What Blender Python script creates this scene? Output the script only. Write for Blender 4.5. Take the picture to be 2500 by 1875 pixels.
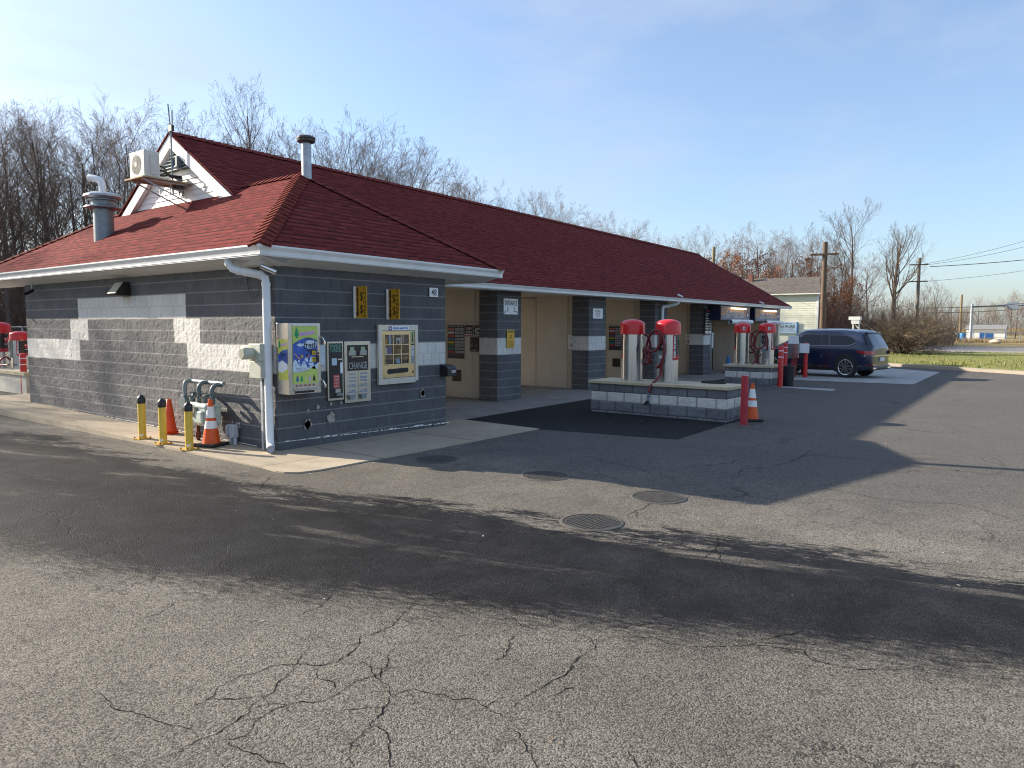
import bpy, math, random
import numpy as np
from mathutils import Vector, Matrix
R = math.radians
S = bpy.context.scene
for o in list(bpy.data.objects): bpy.data.objects.remove(o)
col = S.collection
rnd = random.Random(7)

# ------------------------------------------------------------------ camera
CAMH = 1.8549
yaw, pitch, roll, fpx = .65230, .07930, .0022, 1784.93
fw = Vector((math.cos(yaw)*math.cos(pitch), math.sin(yaw)*math.cos(pitch), -math.sin(pitch)))
rt0 = Vector((math.sin(yaw), -math.cos(yaw), 0)); up0 = rt0.cross(fw)
rt = rt0*math.cos(roll)+up0*math.sin(roll); up = up0*math.cos(roll)-rt0*math.sin(roll)
cd = bpy.data.cameras.new('camera'); cam = bpy.data.objects.new('camera', cd); col.objects.link(cam)
m = Matrix((rt, up, -fw)).transposed().to_4x4(); m.translation = (0, 0, CAMH); cam.matrix_world = m
cd.sensor_width = 36; cd.lens = fpx/2500*36; cd.clip_end = 5000; cd.clip_start = .05
S.camera = cam

# ------------------------------------------------------------------ sky, sun, exposure
SUN_EL, SX, SY = R(24.5), -.268, .963
W = bpy.data.worlds.new('World'); S.world = W; W.use_nodes = True
wn, wl = W.node_tree.nodes, W.node_tree.links
bg = wn['Background']; sky = wn.new('ShaderNodeTexSky'); sky.sky_type = 'NISHITA'; sky.sun_disc = False
sky.sun_elevation = SUN_EL; sky.sun_rotation = math.atan2(SX, SY); sky.altitude = 0
sky.air_density = 1.0; sky.dust_density = 1.3; sky.ozone_density = 3.5
tc = wn.new('ShaderNodeTexCoord'); mp = wn.new('ShaderNodeMapping'); mp.inputs['Scale'].default_value = (1.0, 2.2, 6.0)
mp.inputs['Rotation'].default_value = (0, 0, R(20))
nz = wn.new('ShaderNodeTexNoise'); nz.inputs['Scale'].default_value = 1.6; nz.inputs['Detail'].default_value = 7; nz.inputs['Roughness'].default_value = .55
mr = wn.new('ShaderNodeMapRange'); mr.inputs['From Min'].default_value = .42; mr.inputs['From Max'].default_value = .8; mr.inputs['To Min'].default_value = .18; mr.inputs['To Max'].default_value = .78
mx = wn.new('ShaderNodeMix'); mx.data_type = 'RGBA'; mx.inputs['B'].default_value = (2.65, 3.05, 3.75, 1)
wl.new(tc.outputs['Generated'], mp.inputs['Vector']); wl.new(mp.outputs['Vector'], nz.inputs['Vector'])
wl.new(nz.outputs['Fac'], mr.inputs['Value']); wl.new(mr.outputs['Result'], mx.inputs['Factor'])
wl.new(sky.outputs['Color'], mx.inputs['A']); wl.new(mx.outputs['Result'], bg.inputs['Color'])
bg.inputs['Strength'].default_value = .115
sd = bpy.data.lights.new('sun', 'SUN'); sd.energy = 5.0; sd.angle = R(.5); sd.color = (1, .88, .72)
sun = bpy.data.objects.new('sun', sd); col.objects.link(sun)
sun.rotation_euler = Vector((SX*math.cos(SUN_EL), SY*math.cos(SUN_EL), math.sin(SUN_EL))).to_track_quat('Z', 'Y').to_euler()
S.view_settings.view_transform = 'Standard'; S.view_settings.look = 'None'
S.cycles.use_denoising = True; S.cycles.filter_width = 1.1; S.cycles.max_bounces = 8; S.cycles.sample_clamp_indirect = 4
S.view_settings.exposure = 1.1; S.view_settings.gamma = 1

# ------------------------------------------------------------------ mesh helpers
OFF = {}
class MB:
    def __init__(s): s.v = []; s.f = []; s.m = []; s.uv = {}
    def add(s, vs, fs, mi=0):
        b = len(s.v); s.v += [tuple(v) for v in vs]
        for f in fs: s.f.append(tuple(b+i for i in f)); s.m.append(mi)
        return s
    def box(s, a, b, mi=0):
        x0, y0, z0 = [min(p, q) for p, q in zip(a, b)]; x1, y1, z1 = [max(p, q) for p, q in zip(a, b)]
        vs = [(x0,y0,z0),(x1,y0,z0),(x1,y1,z0),(x0,y1,z0),(x0,y0,z1),(x1,y0,z1),(x1,y1,z1),(x0,y1,z1)]
        return s.add(vs, [(0,3,2,1),(4,5,6,7),(0,1,5,4),(1,2,6,5),(2,3,7,6),(3,0,4,7)], mi)
    def bar(s, p, q, w, t, mi=0, up=(0,0,1)):
        p, q = Vector(p), Vector(q); d = (q-p).normalized(); u = Vector(up)
        if abs(d.dot(u)) > .98: u = Vector((1,0,0))
        a = d.cross(u).normalized(); b = a.cross(d)
        vs = [c+a*(w/2*i)+b*(t/2*j) for c in (p,q) for i, j in ((-1,-1),(1,-1),(1,1),(-1,1))]
        return s.add(vs, [(0,1,2,3),(4,7,6,5),(0,4,5,1),(1,5,6,2),(2,6,7,3),(3,7,4,0)], mi)
    def quad(s, *p, mi=0): return s.add(p, [tuple(range(len(p)))], mi)
    def tube(s, pts, r, n=10, mi=0, cap=True):
        pts = [Vector(p) for p in pts]; k = len(pts)
        rs = r if isinstance(r, (list, tuple)) else [r]*k
        b = len(s.v); pa = None
        for i, p in enumerate(pts):
            d = (pts[min(i+1, k-1)]-pts[max(i-1, 0)])
            if d.length < 1e-9: d = Vector((0,0,1))
            d.normalize()
            if pa is None: pa = d.orthogonal().normalized()
            else:
                pa = pa-d*pa.dot(d)
                pa = pa.normalized() if pa.length > 1e-6 else d.orthogonal().normalized()
            pb = d.cross(pa)
            for j in range(n):
                t = 2*math.pi*j/n; s.v.append(tuple(p+(pa*math.cos(t)+pb*math.sin(t))*rs[i]))
        for i in range(k-1):
            for j in range(n):
                s.f.append((b+i*n+j, b+i*n+(j+1)%n, b+(i+1)*n+(j+1)%n, b+(i+1)*n+j)); s.m.append(mi)
        if cap:
            s.f.append(tuple(b+j for j in reversed(range(n)))); s.m.append(mi)
            s.f.append(tuple(b+(k-1)*n+j for j in range(n))); s.m.append(mi)
        return s
    def lathe(s, prof, c=(0,0,0), n=28, mi=0, a0=0, a1=None, axis='z'):
        full = a1 is None; a1 = a0+2*math.pi if full else a1
        b = len(s.v); cols = n if full else n+1
        for r, z in prof:
            for j in range(cols):
                t = a0+(a1-a0)*j/n
                x, y = r*math.cos(t), r*math.sin(t)
                p = (x, y, z) if axis == 'z' else ((z, x, y) if axis == 'x' else (x, z, y))
                s.v.append((c[0]+p[0], c[1]+p[1], c[2]+p[2]))
        for i in range(len(prof)-1):
            for j in range(n):
                k = (j+1) % cols
                s.f.append((b+i*cols+j, b+i*cols+k, b+(i+1)*cols+k, b+(i+1)*cols+j)); s.m.append(mi)
        return s
    def prism(s, pts, o, u, v, n, mi=0):
        o, u, v, n = map(Vector, (o, u, v, n)); k = len(pts)
        A = [o+u*p[0]+v*p[1] for p in pts]; B = [a+n for a in A]
        return s.add(A+B, [tuple(reversed(range(k))), tuple(range(k, 2*k))]+[(i, (i+1)%k, k+(i+1)%k, k+i) for i in range(k)], mi)
    def text(s, txt, F, cx, cy, w, h, z=.002, mi=0, bold=.0, vert=False):
        c = bpy.data.curves.new('t', 'FONT'); c.body = txt; c.align_x = 'CENTER'; c.align_y = 'CENTER'; c.offset = bold; c.resolution_u = 2; c.space_line = .85
        o = bpy.data.objects.new('t', c); col.objects.link(o)
        dg = bpy.context.evaluated_depsgraph_get(); me = bpy.data.meshes.new_from_object(o.evaluated_get(dg))
        P = [v.co.copy() for v in me.vertices]; fs = [tuple(p.vertices) for p in me.polygons]
        bpy.data.objects.remove(o); bpy.data.curves.remove(c); bpy.data.meshes.remove(me)
        if not P: return s
        x0, x1 = min(p.x for p in P), max(p.x for p in P); y0, y1 = min(p.y for p in P), max(p.y for p in P)
        sx = w/max(x1-x0, 1e-6); sy = h/max(y1-y0, 1e-6)
        if w == 0: sx = sy
        if h == 0: sy = sx
        return s.add([F.p(cx+(p.x-(x0+x1)/2)*sx, cy+(p.y-(y0+y1)/2)*sy, z) for p in P], fs, mi)
    def rect(s, F, x0, y0, x1, y1, z=0, mi=0): return s.quad(F.p(x0,y0,z), F.p(x1,y0,z), F.p(x1,y1,z), F.p(x0,y1,z), mi=mi)
    def shape(s, F, pts, z=0, mi=0): return s.quad(*[F.p(x, y, z) for x, y in pts], mi=mi)
    def disc(s, F, cx, cy, r, z=0, mi=0, n=20, ry=None):
        return s.shape(F, [(cx+r*math.cos(2*math.pi*i/n), cy+(ry or r)*math.sin(2*math.pi*i/n)) for i in range(n)], z, mi)
    def ring(s, F, cx, cy, r0, r1, z=0, mi=0, n=24):
        c = [(math.cos(2*math.pi*i/n), math.sin(2*math.pi*i/n)) for i in range(n)]
        for i in range(n):
            a, b = c[i], c[(i+1)%n]
            s.quad(F.p(cx+a[0]*r0,cy+a[1]*r0,z), F.p(cx+a[0]*r1,cy+a[1]*r1,z), F.p(cx+b[0]*r1,cy+b[1]*r1,z), F.p(cx+b[0]*r0,cy+b[1]*r0,z), mi=mi)
        return s
    def slab(s, F, x0, y0, x1, y1, z0, z1, mi=0):
        P = [F.p(x, y, z) for z in (z0, z1) for x, y in ((x0,y0),(x1,y0),(x1,y1),(x0,y1))]
        return s.add(P, [(0,3,2,1),(4,5,6,7),(0,1,5,4),(1,2,6,5),(2,3,7,6),(3,0,4,7)], mi)
    def build(s, name, mat, parent=None, world=False, smooth=False, bev=0, kind=None):
        me = bpy.data.meshes.new(name); vs = s.v
        if parent is not None and world:
            ox, oy, oz = OFF.get(parent.name, (0,0,0)); vs = [(x-ox, y-oy, z-oz) for x, y, z in vs]
        me.from_pydata(vs, [], s.f); 
        for mm in (mat if isinstance(mat, (list, tuple)) else [mat]): me.materials.append(mm)
        if any(s.m): me.polygons.foreach_set('material_index', s.m)
        if smooth:
            me.polygons.foreach_set('use_smooth', [True]*len(s.f)); me.set_sharp_from_angle(angle=R(38))
        o = bpy.data.objects.new(name, me); col.objects.link(o)
        if parent is not None: o.parent = parent; OFF[o.name] = OFF.get(parent.name, (0,0,0)) if world else (0,0,0)
        if bev:
            b = o.modifiers.new('bevel', 'BEVEL'); b.width = bev; b.segments = 2; b.limit_method = 'ANGLE'; b.angle_limit = R(40)
        if kind: o['kind'] = kind
        me.update(); return o
class Fr:
    def __init__(s, o, r, u): s.o, s.r, s.u = Vector(o), Vector(r), Vector(u); s.n = s.r.cross(s.u)
    def p(s, x, y, z=0): return s.o+s.r*x+s.u*y+s.n*z
def FY(x, y, z): return Fr((x,y,z), (1,0,0), (0,0,1))        # faces -Y
def FX(x, y, z): return Fr((x,y,z), (0,-1,0), (0,0,1))       # faces -X
def tag(o, label, cat, group=None):
    o['label'] = label; o['category'] = cat
    if group: o['group'] = group
    return o
def T(name, label, cat, loc=(0,0,0), rz=0, group=None):
    o = bpy.data.objects.new(name, None); o.empty_display_size = .2; col.objects.link(o)
    o.location = loc; o.rotation_euler = (0,0,rz); OFF[o.name] = tuple(loc)
    return tag(o, label, cat, group)
def dup(root, loc, rz=0, label=None, group=None, sc=None):
    def cp(o, par):
        c = o.copy(); col.objects.link(c)
        if par: c.parent = par
        for ch in list(o.children): cp(ch, c)
        return c
    r = cp(root, None); r.location = loc; r.rotation_euler = (0,0,rz)
    if sc: r.scale = sc
    if label: r['label'] = label
    if group: r['group'] = group
    return r
def spline(pts, k=8):
    P = [Vector(p) for p in pts]; P = [P[0]*2-P[1]]+P+[P[-1]*2-P[-2]]; out = []
    for i in range(1, len(P)-2):
        a, b, c, d = P[i-1:i+3]
        for j in range(k):
            t = j/k; out.append(.5*((2*b)+(c-a)*t+(2*a-5*b+4*c-d)*t*t+(3*b-a-3*c+d)*t**3))
    return out+[P[-2]]

# ------------------------------------------------------------------ materials
def mk(name):
    m = bpy.data.materials.new(name); m.use_nodes = True
    return m, m.node_tree.nodes, m.node_tree.links, m.node_tree.nodes['Principled BSDF']
class NT:
    def __init__(s, m): s.N, s.L = m.node_tree.nodes, m.node_tree.links
    def __call__(s, t, ins=None, **kw):
        n = s.N.new('ShaderNode'+t)
        for k, v in kw.items(): setattr(n, k, v)
        for k, v in (ins or {}).items():
            if hasattr(v, 'is_output') or isinstance(v, bpy.types.NodeSocket): s.L.new(v, n.inputs[k])
            else: n.inputs[k].default_value = v
        return n
    def math(s, op, a, b=0, c=0):
        n = s('Math', operation=op)
        for i, v in enumerate((a, b, c)):
            if isinstance(v, bpy.types.NodeSocket): s.L.new(v, n.inputs[i])
            else: n.inputs[i].default_value = v
        return n.outputs[0]
    def mix(s, f, a, b, bt='MIX'):
        n = s('Mix', data_type='RGBA', blend_type=bt)
        for k, v in (('Factor', f), ('A', a), ('B', b)):
            i = [q for q in n.inputs if q.name == k and (q.type == 'RGBA' or k == 'Factor')][0]
            if isinstance(v, bpy.types.NodeSocket): s.L.new(v, i)
            else: i.default_value = v if k == 'Factor' else (*v[:3], 1)
        return [q for q in n.outputs if q.type == 'RGBA'][0]
    def mr(s, v, a, b, c=0, d=1, st='LINEAR'):
        return s('MapRange', {'Value': v, 'From Min': a, 'From Max': b, 'To Min': c, 'To Max': d}, interpolation_type=st).outputs[0]
    def noise(s, vec, sc, det=3, ro=.5, dist=0):
        return s('TexNoise', {'Vector': vec, 'Scale': sc, 'Detail': det, 'Roughness': ro, 'Distortion': dist}).outputs['Fac']
def M(name, c, rough=.5, metal=0, var=.12, vs=5, bump=0, bs=60, coat=0, spec=.5, emis=0, dirt=0, streak=None):
    m, N, L, b = mk(name); t = NT(m)
    oc = t('TexCoord').outputs['Object']
    if streak: oc = t('Mapping', {'Vector': oc, 'Scale': streak}).outputs[0]
    f = t.noise(oc, vs, 4)
    lo = [x*(1-var) for x in c]; hi = [min(1, x*(1+var)) for x in c]
    cc = t.mix(t.mr(f, .3, .7), lo, hi)
    if dirt:
        d = t.noise(oc, vs*.45, 6, .65); cc = t.mix(t.mr(d, .5, .75, 0, dirt), cc, (.09, .075, .06))
    L.new(cc, b.inputs['Base Color'])
    L.new(t.mr(t.noise(oc, vs*2.3, 4), .3, .7, max(.02, rough*.8), min(1, rough*1.2)), b.inputs['Roughness'])
    b.inputs['Metallic'].default_value = metal; b.inputs['Coat Weight'].default_value = coat
    b.inputs['Specular IOR Level'].default_value = spec
    if emis: L.new(cc, b.inputs['Emission Color']); b.inputs['Emission Strength'].default_value = emis
    if bump:
        bp = t('Bump', {'Height': t.noise(oc, bs, 4), 'Strength': bump, 'Distance': .01}); L.new(bp.outputs[0], b.inputs['Normal'])
    return m

white_pvc = M('white_pvc', (.74,.77,.80), .35, var=.05, dirt=.12)
white_alu = M('white_aluminium', (.78,.79,.78), .4, var=.04, dirt=.10)
white_paint = M('white_paint', (.78,.77,.74), .55, var=.05, dirt=.12)
white_sign = M('white_sign', (.80,.82,.83), .4, var=.03, dirt=.06)
black_ink = M('black_ink', (.012,.012,.014), .5, var=.1)
black_plastic = M('black_plastic', (.018,.019,.022), .42, var=.15)
black_rubber = M('black_rubber', (.02,.02,.02), .75, var=.2, bump=.2)
navy = M('navy_panel', (.012,.018,.05), .35)
steel = M('brushed_steel', (.55,.57,.60), .24, 1, var=.03, vs=6, streak=(1,1,.01))
steel_warm = M('satin_steel', (.56,.51,.44), .38, 1, var=.08, vs=5, streak=(.3,.3,1), dirt=.05)
galv = M('galvanised', (.40,.43,.46), .5, .7, var=.15, vs=9)
galv_d = M('galvanised_dark', (.22,.26,.28), .5, .5, var=.15, vs=9)
grey_paint = M('grey_pipe_paint', (.11,.145,.155), .5, var=.15, vs=9, dirt=.15)
meter_paint = M('meter_paint', (.46,.54,.50), .5, var=.1, vs=9, dirt=.3)
beige_box = M('beige_enamel', (.47,.48,.40), .5, var=.07, vs=6, dirt=.3)
rust = M('rust', (.14,.05,.025), .9, var=.4, vs=20, bump=.4)
red_hood = M('red_plastic', (.62,.012,.018), .34, var=.08, vs=3, coat=.15)
red_post = M('red_post_plastic', (.55,.022,.02), .45, var=.08, dirt=.10)
red_worn = M('red_worn_post', (.42,.03,.045), .5, var=.15, dirt=.2)
hose_m = M('maroon_hose', (.15,.010,.016), .4, var=.15, vs=20, bump=.3, bs=90)
orange = M('orange_cone', (.72,.10,.012), .5, var=.10, vs=6, dirt=.15)
orange2 = M('orange_cone_plain', (.80,.075,.01), .45, var=.06, vs=6)
reflect = M('reflective_collar', (.80,.80,.80), .35, var=.06, dirt=.15)
yellow_p = M('yellow_bollard', (.70,.47,.06), .5, var=.07, vs=8, dirt=.18)
blue_p = M('blue_cone', (.02,.16,.45), .5, var=.1)
beige_panel = None
sgn_yel = M('yellow_sign', (.66,.47,.02), .5, var=.05)
sgn_amber = M('amber_sign', (.62,.33,.015), .5, var=.08)
sgn_red = M('sign_red', (.45,.02,.03), .5)
sgn_blue = M('sign_blue', (.02,.10,.32), .45)
sgn_lblue = M('sign_light_blue', (.30,.48,.72), .45, vs=14, var=.3)
sgn_green = M('sign_green', (.01,.30,.12), .5)
sgn_lime = M('lime_poster', (.50,.62,.14), .45, var=.05)
sgn_pink = M('pink_poster', (.66,.38,.60), .5)
sgn_cream = M('cream_poster', (.62,.62,.42), .5)
skin = M('poster_tan', (.52,.27,.17), .5, vs=30, var=.3)
glass_dark = M('dark_glass', (.008,.010,.012), .05, var=0, spec=.4)
poster_blue = M('poster_blue', (.035,.10,.42), .4, vs=5, var=.6)
tube_lit = M('lit_tube', (1,.86,.55), .4, var=0, emis=1.6)
dusk = M('sunset_print', (.42,.20,.10), .45, vs=3, var=.45)
dusk2 = M('violet_print', (.17,.17,.23), .45, vs=3, var=.3)
wood_d = M('weathered_wood', (.13,.085,.055), .85, var=.35, vs=7, streak=(4,4,.5), bump=.5)
wood_l = M('plywood', (.40,.33,.20), .8, var=.2, vs=8)
bark = M('bark', (.105,.080,.063), .9, var=.35, vs=9, bump=.6, bs=25)
twig_a = M('twig_grey', (.165,.12,.092), .85, var=.25, vs=2)
twig_b = M('twig_red', (.150,.080,.055), .85, var=.25, vs=2)
twig_c = M('twig_tan', (.165,.120,.075), .85, var=.25, vs=2)
leaf_o = M('oak_leaf_rust', (.21,.075,.022), .8, var=.45, vs=3)
leaf_b = M('leaf_brown', (.16,.105,.06), .85, var=.4, vs=3)
evergreen = M('evergreen', (.02,.032,.018), .85, var=.4, vs=3)
reed = M('dry_reed', (.36,.26,.14), .9, var=.3, vs=3)

def make_roof_mat(name, tint):
    m, N, L, b = mk(name); t = NT(m)
    uv = t('UVMap').outputs[0]; sp = t('SeparateXYZ', {0: uv})
    v = t.math('DIVIDE', sp.outputs[1], .145); row = t.math('FLOOR', v); fr = t.math('FRACT', v)
    w1 = t('TexWhiteNoise', {'W': row}, noise_dimensions='1D').outputs['Value']
    u = t.math('ADD', t.math('DIVIDE', sp.outputs[0], .19), t.math('MULTIPLY', w1, 17))
    cl = t.math('FLOOR', u); fu = t.math('FRACT', u)
    w2 = t('TexWhiteNoise', {'Vector': t('CombineXYZ', {0: cl, 1: row}).outputs[0]}, noise_dimensions='2D').outputs['Value']
    oc = t('TexCoord').outputs['Object']
    big = t.noise(oc, .5, 4); gr = t.noise(oc, 260, 2)
    c = t.mix(w2, [x*.62 for x in tint], [x*1.22 for x in tint])
    c = t.mix(t.mr(big, .35, .7, 0, .35), c, [x*.6 for x in tint])
    c = t.mix(t.mr(gr, .35, .65, 0, .35), c, (.02,.012,.012))
    tab = t.math('GREATER_THAN', w2, .5)
    th = t.math('ADD', .09, t.math('MULTIPLY', tab, .20))
    ln = t.math('LESS_THAN', t.math('SUBTRACT', 1, fr), th)  # shadow below each shingle's butt edge, painted into the colour
    vl = t.math('MULTIPLY', t.math('LESS_THAN', fu, .035), .5)
    c = t.mix(t.math('MAXIMUM', t.math('MULTIPLY', ln, .8), vl), c, (.012,.006,.007))
    L.new(c, b.inputs['Base Color']); b.inputs['Roughness'].default_value = .92; b.inputs['Specular IOR Level'].default_value = .06
    hgt = t.math('ADD', t.math('ADD', t.math('SUBTRACT', 1, fr), t.math('MULTIPLY', tab, .35)), t.math('MULTIPLY', gr, .25))
    bp = t('Bump', {'Height': hgt, 'Strength': .9, 'Distance': .012}); L.new(bp.outputs[0], b.inputs['Normal'])
    return m
shingle = make_roof_mat('red_shingles', (.225,.040,.036))
shingle_grey = make_roof_mat('grey_shingles', (.22,.20,.18))

def make_block_mat(name='split_face_block', k=1.):
    m, N, L, b = mk(name); t = NT(m)
    at = t('Attribute', attribute_name='paint'); sp = t('SeparateColor', {0: at.outputs['Color']})
    oc = t('TexCoord').outputs['Object']
    n1 = t.noise(oc, 45, 5, .6); n2 = t.noise(oc, 2.2, 5); n3 = t.noise(oc, 120, 2)
    g = t.mix(t.mr(n2, .3, .7), [.080*k,.083*k,.091*k], [.118*k,.120*k,.126*k])
    g = t.mix(t.mr(sp.outputs[2], 0, 1, 0, .35), g, (.055,.055,.06))
    n4 = t.noise(oc, 62, 2)
    g = t.mix(t.mr(n3, .62, .70, 0, .75), g, (.34,.35,.37)); g = t.mix(t.mr(n4, .70, .74, 0, .8), g, (.42,.43,.45))
    g = t.mix(t.mr(n1, .58, .75, 0, .5), g, (.18,.175,.17))
    w = t.mix(t.mr(n2, .3, .75), (.74,.72,.67), (.60,.58,.54))
    w = t.mix(t.mr(n1, .55, .8, 0, .5), w, (.36,.33,.29))
    c = t.mix(sp.outputs[0], g, w)
    c = t.mix(t.math('MULTIPLY', sp.outputs[1], .62), c, t.mix(sp.outputs[0], (.36,.345,.33), (.52,.46,.38)))
    c = t.mix(at.outputs['Alpha'], (.02,.02,.02), c)
    L.new(c, b.inputs['Base Color']); b.inputs['Roughness'].default_value = .8
    bp = t('Bump', {'Height': t.math('ADD', n1, t.math('MULTIPLY', n3, .4)), 'Strength': .9, 'Distance': .014}); L.new(bp.outputs[0], b.inputs['Normal'])
    return m
block_m = make_block_mat(); block_i = make_block_mat('island_block', 2.0)

def make_asphalt(name='asphalt', band=True, base=(.162,.150,.128), dark=(.0085,.0086,.0095)):
    m, N, L, b = mk(name); t = NT(m)
    oc = t('TexCoord').outputs['Object']; sp = t('SeparateXYZ', {0: oc}); X, Y = sp.outputs[0], sp.outputs[1]
    s_ = t.math('ADD', t.math('MULTIPLY', X, .2307), t.math('MULTIPLY', Y, -.973))
    t_ = t.math('ADD', t.math('MULTIPLY', X, .973), t.math('MULTIPLY', Y, .2307))
    st = t('CombineXYZ', {0: s_, 1: t_}).outputs[0]
    vor = t('TexVoronoi', {'Vector': oc, 'Scale': 122.0}); vr = t('SeparateColor', {0: vor.outputs['Color']}).outputs[0]
    fine = t.noise(oc, 55, 6, .7); mid = t.noise(oc, 1.1, 6, .6); big = t.noise(oc, .22, 4)
    c = t.mix(t.mr(big, .35, .65), [x*.72 for x in base], [x*1.15 for x in base])
    c = t.mix(t.mr(mid, .42, .72, 0, .6), c, [x*.5 for x in base]); m5 = t.noise(oc, 5.5, 6, .7); c = t.mix(t.mr(m5, .52, .72, 0, .55), c, [x*.42 for x in base])
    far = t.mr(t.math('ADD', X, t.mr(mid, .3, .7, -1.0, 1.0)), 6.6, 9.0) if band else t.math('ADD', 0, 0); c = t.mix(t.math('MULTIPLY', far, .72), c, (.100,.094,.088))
    rough = .86; wet = None
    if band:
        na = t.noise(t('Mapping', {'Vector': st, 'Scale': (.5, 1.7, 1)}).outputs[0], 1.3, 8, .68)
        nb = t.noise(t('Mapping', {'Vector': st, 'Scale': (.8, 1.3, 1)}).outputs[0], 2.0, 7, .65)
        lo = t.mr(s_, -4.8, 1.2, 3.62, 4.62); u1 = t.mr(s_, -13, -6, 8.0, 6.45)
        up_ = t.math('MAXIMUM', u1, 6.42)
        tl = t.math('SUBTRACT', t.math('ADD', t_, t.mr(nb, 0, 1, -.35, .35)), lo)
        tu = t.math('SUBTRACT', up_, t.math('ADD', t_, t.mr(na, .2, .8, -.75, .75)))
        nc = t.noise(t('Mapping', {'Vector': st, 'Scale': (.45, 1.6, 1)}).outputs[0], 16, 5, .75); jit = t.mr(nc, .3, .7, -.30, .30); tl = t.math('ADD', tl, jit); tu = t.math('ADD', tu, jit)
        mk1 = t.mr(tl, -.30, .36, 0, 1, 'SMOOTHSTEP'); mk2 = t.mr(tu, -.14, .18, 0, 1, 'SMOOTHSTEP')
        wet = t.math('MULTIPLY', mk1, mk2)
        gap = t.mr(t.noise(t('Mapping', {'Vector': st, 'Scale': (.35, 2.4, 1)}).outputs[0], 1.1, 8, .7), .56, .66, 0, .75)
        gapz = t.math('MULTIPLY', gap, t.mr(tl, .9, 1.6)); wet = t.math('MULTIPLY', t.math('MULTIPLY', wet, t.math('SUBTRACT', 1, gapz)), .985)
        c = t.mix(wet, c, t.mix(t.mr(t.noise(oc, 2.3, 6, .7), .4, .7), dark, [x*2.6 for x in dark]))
    agg = t.mr(vr, 0, 1, .38, 1.75)
    c = t.mix(1, c, t('CombineColor', {0: agg, 1: agg, 2: agg}).outputs[0], 'MULTIPLY')
    pit = t.mr(fine, .57, .70, 0, .85); c = t.mix(pit, c, (.014,.013,.013))
    spk = t('TexVoronoi', {'Vector': oc, 'Scale': 17.0, 'Randomness': 1.0}).outputs['Distance']
    c = t.mix(t.mr(spk, .05, .11, .75, 0), c, (.018,.016,.015))
    wv = t('TexNoise', {'Vector': oc, 'Scale': 1.7, 'Detail': 6.0, 'Roughness': .62}).outputs['Color']
    wvec = t('VectorMath', {0: oc, 1: t('VectorMath', {0: wv, 1: (.9,.9,0)}, operation='MULTIPLY').outputs[0]}, operation='ADD').outputs[0]
    wv2 = t('TexNoise', {'Vector': oc, 'Scale': 11.0, 'Detail': 4.0}).outputs['Color']
    wvec = t('VectorMath', {0: wvec, 1: t('VectorMath', {0: wv2, 1: (.10,.10,0)}, operation='MULTIPLY').outputs[0]}, operation='ADD').outputs[0]
    ck = t('TexVoronoi', {'Vector': wvec, 'Scale': .62}, feature='DISTANCE_TO_EDGE').outputs['Distance']
    cm = t.mr(t.noise(oc, .45, 3), .43, .56)
    cr = t.math('MULTIPLY', t.mr(ck, .002, .0075, 1, 0), cm)
    ck2 = t('TexVoronoi', {'Vector': wvec, 'Scale': 1.5}, feature='DISTANCE_TO_EDGE').outputs['Distance']
    cr2 = t.math('MULTIPLY', t.mr(ck2, .002, .010, .8, 0), t.mr(t.noise(oc, .6, 3), .55, .66))
    cr = t.math('MULTIPLY', cr, .55)
    c = t.mix(t.math('MULTIPLY', cr, .9), c, (.008,.008,.008))
    L.new(c, b.inputs['Base Color'])
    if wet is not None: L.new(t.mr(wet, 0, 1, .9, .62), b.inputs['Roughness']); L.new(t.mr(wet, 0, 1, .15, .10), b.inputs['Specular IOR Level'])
    else: b.inputs['Roughness'].default_value = .85
    if wet is None: b.inputs['Specular IOR Level'].default_value = .15
    hg = t.math('SUBTRACT', t.math('ADD', t.math('MULTIPLY', vor.outputs['Distance'], -.9), t.math('MULTIPLY', fine, 1.1)), t.math('MULTIPLY', cr, 1.5))
    bp = t('Bump', {'Height': hg, 'Strength': .62, 'Distance': .007}); L.new(bp.outputs[0], b.inputs['Normal'])
    return m
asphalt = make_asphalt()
patch_m = make_asphalt('new_asphalt', False, (.028,.028,.029))

def make_concrete(name, c0, c1, stain=.5, wetn=False):
    m, N, L, b = mk(name); t = NT(m); oc = t('TexCoord').outputs['Object']
    n1 = t.noise(oc, .9, 6, .6); n2 = t.noise(oc, 70, 4, .7); n3 = t.noise(oc, 2.7, 7, .7)
    c = t.mix(t.mr(n1, .3, .7), c0, c1)
    c = t.mix(t.mr(n3, .52, .72, 0, stain), c, [x*.45 for x in c0])
    c = t.mix(t.mr(n2, .56, .72, 0, .5), c, [x*.4 for x in c0])
    if wetn:
        n4 = t.noise(t('Mapping', {'Vector': oc, 'Scale': (.5,1.4,1)}).outputs[0], 1.3, 7, .75)
        c = t.mix(t.mr(n4, .62, .66, 0, .85), c, (.55,.57,.60))
    L.new(c, b.inputs['Base Color']); b.inputs['Roughness'].default_value = .82; b.inputs['Specular IOR Level'].default_value = .3
    bp = t('Bump', {'Height': t.math('ADD', n2, n3), 'Strength': .25, 'Distance': .006}); L.new(bp.outputs[0], b.inputs['Normal'])
    return m
conc_walk = make_concrete('walk_concrete', (.36,.30,.22), (.44,.375,.28), .35)
conc_floor = make_concrete('bay_concrete', (.22,.21,.195), (.31,.295,.27), .6, True)
conc_slab = make_concrete('slab_concrete', (.30,.30,.29), (.40,.395,.38), .4)
conc_cap = make_concrete('cap_stone', (.50,.43,.29), (.60,.52,.36), .55)
conc_kerb = make_concrete('kerb_concrete', (.30,.265,.21), (.38,.335,.27), .4)
road_m = make_concrete('road_surface', (.26,.235,.21), (.33,.30,.27), .35)
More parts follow.
